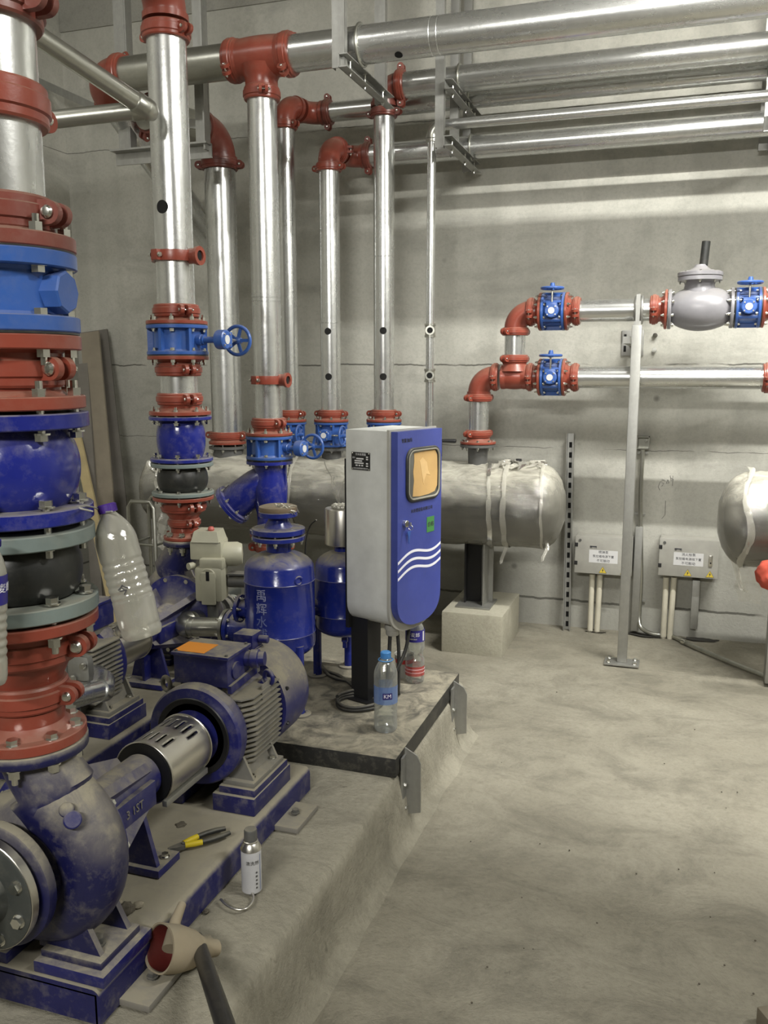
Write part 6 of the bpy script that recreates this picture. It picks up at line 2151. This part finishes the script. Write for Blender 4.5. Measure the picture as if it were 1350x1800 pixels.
for v in b.bm.verts:
    q = noise.noise(v.co * 30)
    v.co.x *= 1 + 0.06 * q
    v.co.y *= 0.81 + 0.08 * q
b.build('inner_lining', painted('dark_red_lining', (0.10, 0.015, 0.012), 0.5), t, 'dark red inside', smooth=60)
h0, h1 = Vector((0.0, 0.03, -0.02)), Vector((0.01, 0.085, -0.045))
Mi = (pose(cp, (-0.52, -0.80, 0.40)) @ Matrix.Scale(1.2, 4)).inverted()
hp = [Mi @ cp, Mi @ onz(308, 1620, 0.285), Mi @ onz(320, 1590, 0.292)]
MB().tube(hp, [0.014, 0.009, 0.007], 14).build('handle', painted('cream_handle', (0.30, 0.25, 0.17), 0.8, 0.4), t, smooth=50)

# black rod leaning into the foreground
r0, r1 = onz(345, 1650, 0.235), at(405, 1830, 1.05)
b = MB().tube([Vector((0, 0, 0)), (r1 - r0) * 0.05, (r1 - r0)], [0.0135, 0.015, 0.016], 18)
o = b.build('black_handle', painted('black_plastic', (0.016, 0.016, 0.016), 0.35, 0.1), smooth=30)
o.location = r0
tag(o, 'black ribbed tool handle slanting out of the bottom foreground', 'tool handle')

# lumps of mortar and rubble
def lump(x, y, z, r, seed, mat, label, name='mortar_lump', group=None, flat=0.7):
    b = MB()
    bmesh.ops.create_icosphere(b.bm, subdivisions=3, radius=1.0)
    for v in b.bm.verts:
        n_ = noise.noise(v.co * 1.6 + Vector((seed, 0, 0)))
        n2 = noise.noise(v.co * 4 + Vector((seed, 9, 0)))
        v.co = v.co * r * (1 + 0.35 * n_ + 0.15 * n2)
        v.co.z = v.co.z * flat
    o = b.build(name, mat, smooth=50)
    o.location = (x, y, z + r * flat * 0.55)
    return tag(o, label, 'mortar lump', group)


CRUST = concrete('mortar_crust', (0.25, 0.22, 0.16), (0.36, 0.33, 0.25))
DARKM = painted('dark_mud', (0.07, 0.06, 0.045), 0.9, 0.3)
p = onz(352, 1670, 0.205)
lump(p.x, p.y, 0.2, 0.030, 3, CRUST, 'crusted mortar lump behind the black handle on the plinth', flat=0.6)
p = onz(222, 1600, 0.275)
lump(p.x, p.y, 0.272, 0.016, 5, DARKM, 'dark lump on the skid right of the near pump casing')
p = onz(206, 1592, 0.275)
lump(p.x, p.y, 0.272, 0.013, 6, CRUST, 'pale lump squeezed between pump casing and dark lump')
p = onz(243, 1590, 0.275)
lump(p.x, p.y, 0.272, 0.011, 8, CRUST, 'small flat pale lump right of the dark lump', flat=0.5)
p = onz(318, 1450, 0.27)
lump(p.x, p.y, 0.268, 0.013, 11, DARKM, 'dark dried blob on the skid above the pliers', flat=0.35)
p = onz(363, 1600, 0.205)
lump(p.x, p.y, 0.200, 0.007, 14, DARKM, 'tiny dark crumb beside the wire loop', flat=0.6)
for i in range(26):
    px = random.uniform(820, 1340)
    py = random.uniform(1190, 1790)
    p = onz(px, py, 0)
    if p.x < -0.60:
        continue
    b = MB()
    bmesh.ops.create_icosphere(b.bm, subdivisions=1, radius=random.uniform(0.0015, 0.003))
    o = b.build('grit_crumb', DARKM, smooth=40)
    o.location = (p.x, p.y, 0.001)
    tag(o, 'tiny dark crumb of grit lying on the concrete floor', 'grit', 'grit crumbs scattered over the floor')
p = onz(1338, 1792, 0)
b = MB().box((0, 0, 0.02), (0.07, 0.07, 0.04), Matrix.Rotation(0.5, 4, 'Z'), 0.004)
o = b.build('wood_offcut', WOOD, smooth=20)
o.location = (p.x + 0.035, p.y - 0.03, 0)
tag(o, 'corner of a brown offcut at the bottom right of the floor', 'offcut')

# ------------------------------------------------------------------ things leaning in the left corner
def board(p0, p1, w_, th, label, mat=WOOD, name='wood_board'):
    p0, p1 = Vector(p0), Vector(p1)
    b = MB()
    d = p1 - p0
    b.span((0, 0, 0), d, w_, th, (0.3, -1, 0.2))
    o = b.build(name, mat, smooth=0)
    o.location = p0
    return tag(o, label, 'board')


def lean(pxb, pxt, pyt, Y0, Y1, w_, th, label, mat):
    t_ = at(pxt, pyt, Y1)
    base = at(pxb, 980, Y0)
    board((base.x, Y0, 0.012), t_, w_, th, label, mat)


lean(196, 158, 585, 3.95, 4.42, 0.11, 0.02, 'widest dusty board leaning in the left corner', WOOD)
lean(214, 166, 582, 4.20, 4.50, 0.16, 0.015, 'dark sheet leaning behind the dusty boards', PLY)
lean(168, 146, 640, 3.85, 4.35, 0.06, 0.02, 'narrow dark board nearest the globe valve', PLY)
lean(205, 118, 690, 3.60, 4.30, 0.05, 0.02, 'pale bamboo coloured batten slanting lower left in the corner', painted('pale_batten', (0.36, 0.29, 0.15), 0.7))
t = thing('metal_stool', 'bare tubular metal stool frame standing in the left corner', 'stool frame', Matrix.Translation((at(248, 900, 3.75).x, 3.75, 0)))
b = MB()
w2 = 0.075
ztp = at(248, 882, 3.75).z
b.tube([(-w2, 0, 0), (-w2, 0, ztp - 0.03), (-w2 + 0.02, 0, ztp), (w2 - 0.02, 0, ztp), (w2, 0, ztp - 0.03), (w2, 0, 0)], 0.010, 12)
b.build('front_hoop', GALVD, t, smooth=60)
b = MB().tube([(-w2, 0.18, 0), (-w2, 0.18, ztp - 0.03), (-w2 + 0.02, 0.18, ztp), (w2 - 0.02, 0.18, ztp), (w2, 0.18, ztp - 0.03), (w2, 0.18, 0)], 0.010, 12)
b.build('rear_hoop', GALVD, t, smooth=60)
for zz in (ztp - 0.22, ztp - 0.5):
    MB().tube([(-w2, 0.18, zz), (-w2, 0, zz), (w2, 0, zz), (w2, 0.18, zz)], 0.007, 10).build('stool_rung', GALVD, t, smooth=60)
# loose film hanging off the left end of the manifold
b = MB()
ny_, nx_ = 26, 10
x0_, yy_ = at(262, 900, 3.9).x, 3.9
zt_ = at(300, 812, 3.9).z
gr = []
for j in range(ny_ + 1):
    v = j / ny_
    row = []
    for i in range(nx_ + 1):
        u = i / nx_
        wx = 0.16 * (1 - 0.45 * v) * u + 0.05 * v + 0.03 * math.sin(v * 5)
        q = noise.noise(Vector((u * 4, v * 9, 2))) * 0.035
        row.append(b.bm.verts.new((x0_ + wx + q * 0.4, yy_ + q + 0.03 * u, zt_ - 0.46 * v + 0.02 * noise.noise(Vector((u * 3, v * 3, 5))))))
    gr.append(row)
for a, c in zip(gr, gr[1:]):
    for i in range(nx_):
        b.bm.faces.new((a[i], a[i + 1], c[i + 1], c[i]))
o = b.build('hanging_film', LOOSE, smooth=50)
tag(o, 'crumpled clear film hanging off the left end of the manifold behind the second riser', 'plastic film')
# valve lever peeping out right of the cabinet
t = thing('lever_handle', 'short black lever sticking out right of the cabinet above the manifold', 'valve lever', Matrix.Translation(at(790, 775, 4.05)))
MB().tube([(-0.10, 0, 0), (0.025, 0, 0.0), (0.032, 0, 0.0)], [0.006, 0.010, 0.008], 12).build('lever_grip', BLACK, t, smooth=60)
b = MB().cyl(0.022, -0.18, 0.01, Matrix.Translation((-0.11, 0.02, 0)), 20)
b.build('ball_valve', STEELG, t)

# added unseen one-sided light reflector, hung in front of the overhead pipes (its lower edge shades the nearer floor)
t = thing('unseen_light_shield', 'added unseen white light reflector hanging above the upper right corner', 'light shield', Matrix.Translation((0.72, 2.95, 3.05)))
b = MB().box((0, -0.028, -0.045), (1.62, 0.003, 0.21)).box((0, 0.0, 0.062), (1.62, 0.06, 0.003)).box((0, 0.028, 0.035), (1.62, 0.003, 0.055))
b.build('shield', BOXW, t, smooth=0)  # plates added to cut the light off the nearer floor
for sx_ in (-0.6, 0.6):
    MB().cyl(0.004, 0.063, 0.85, Matrix.Translation((sx_, 0, 0)), 8).build('hanging_rod', CHAN, t)
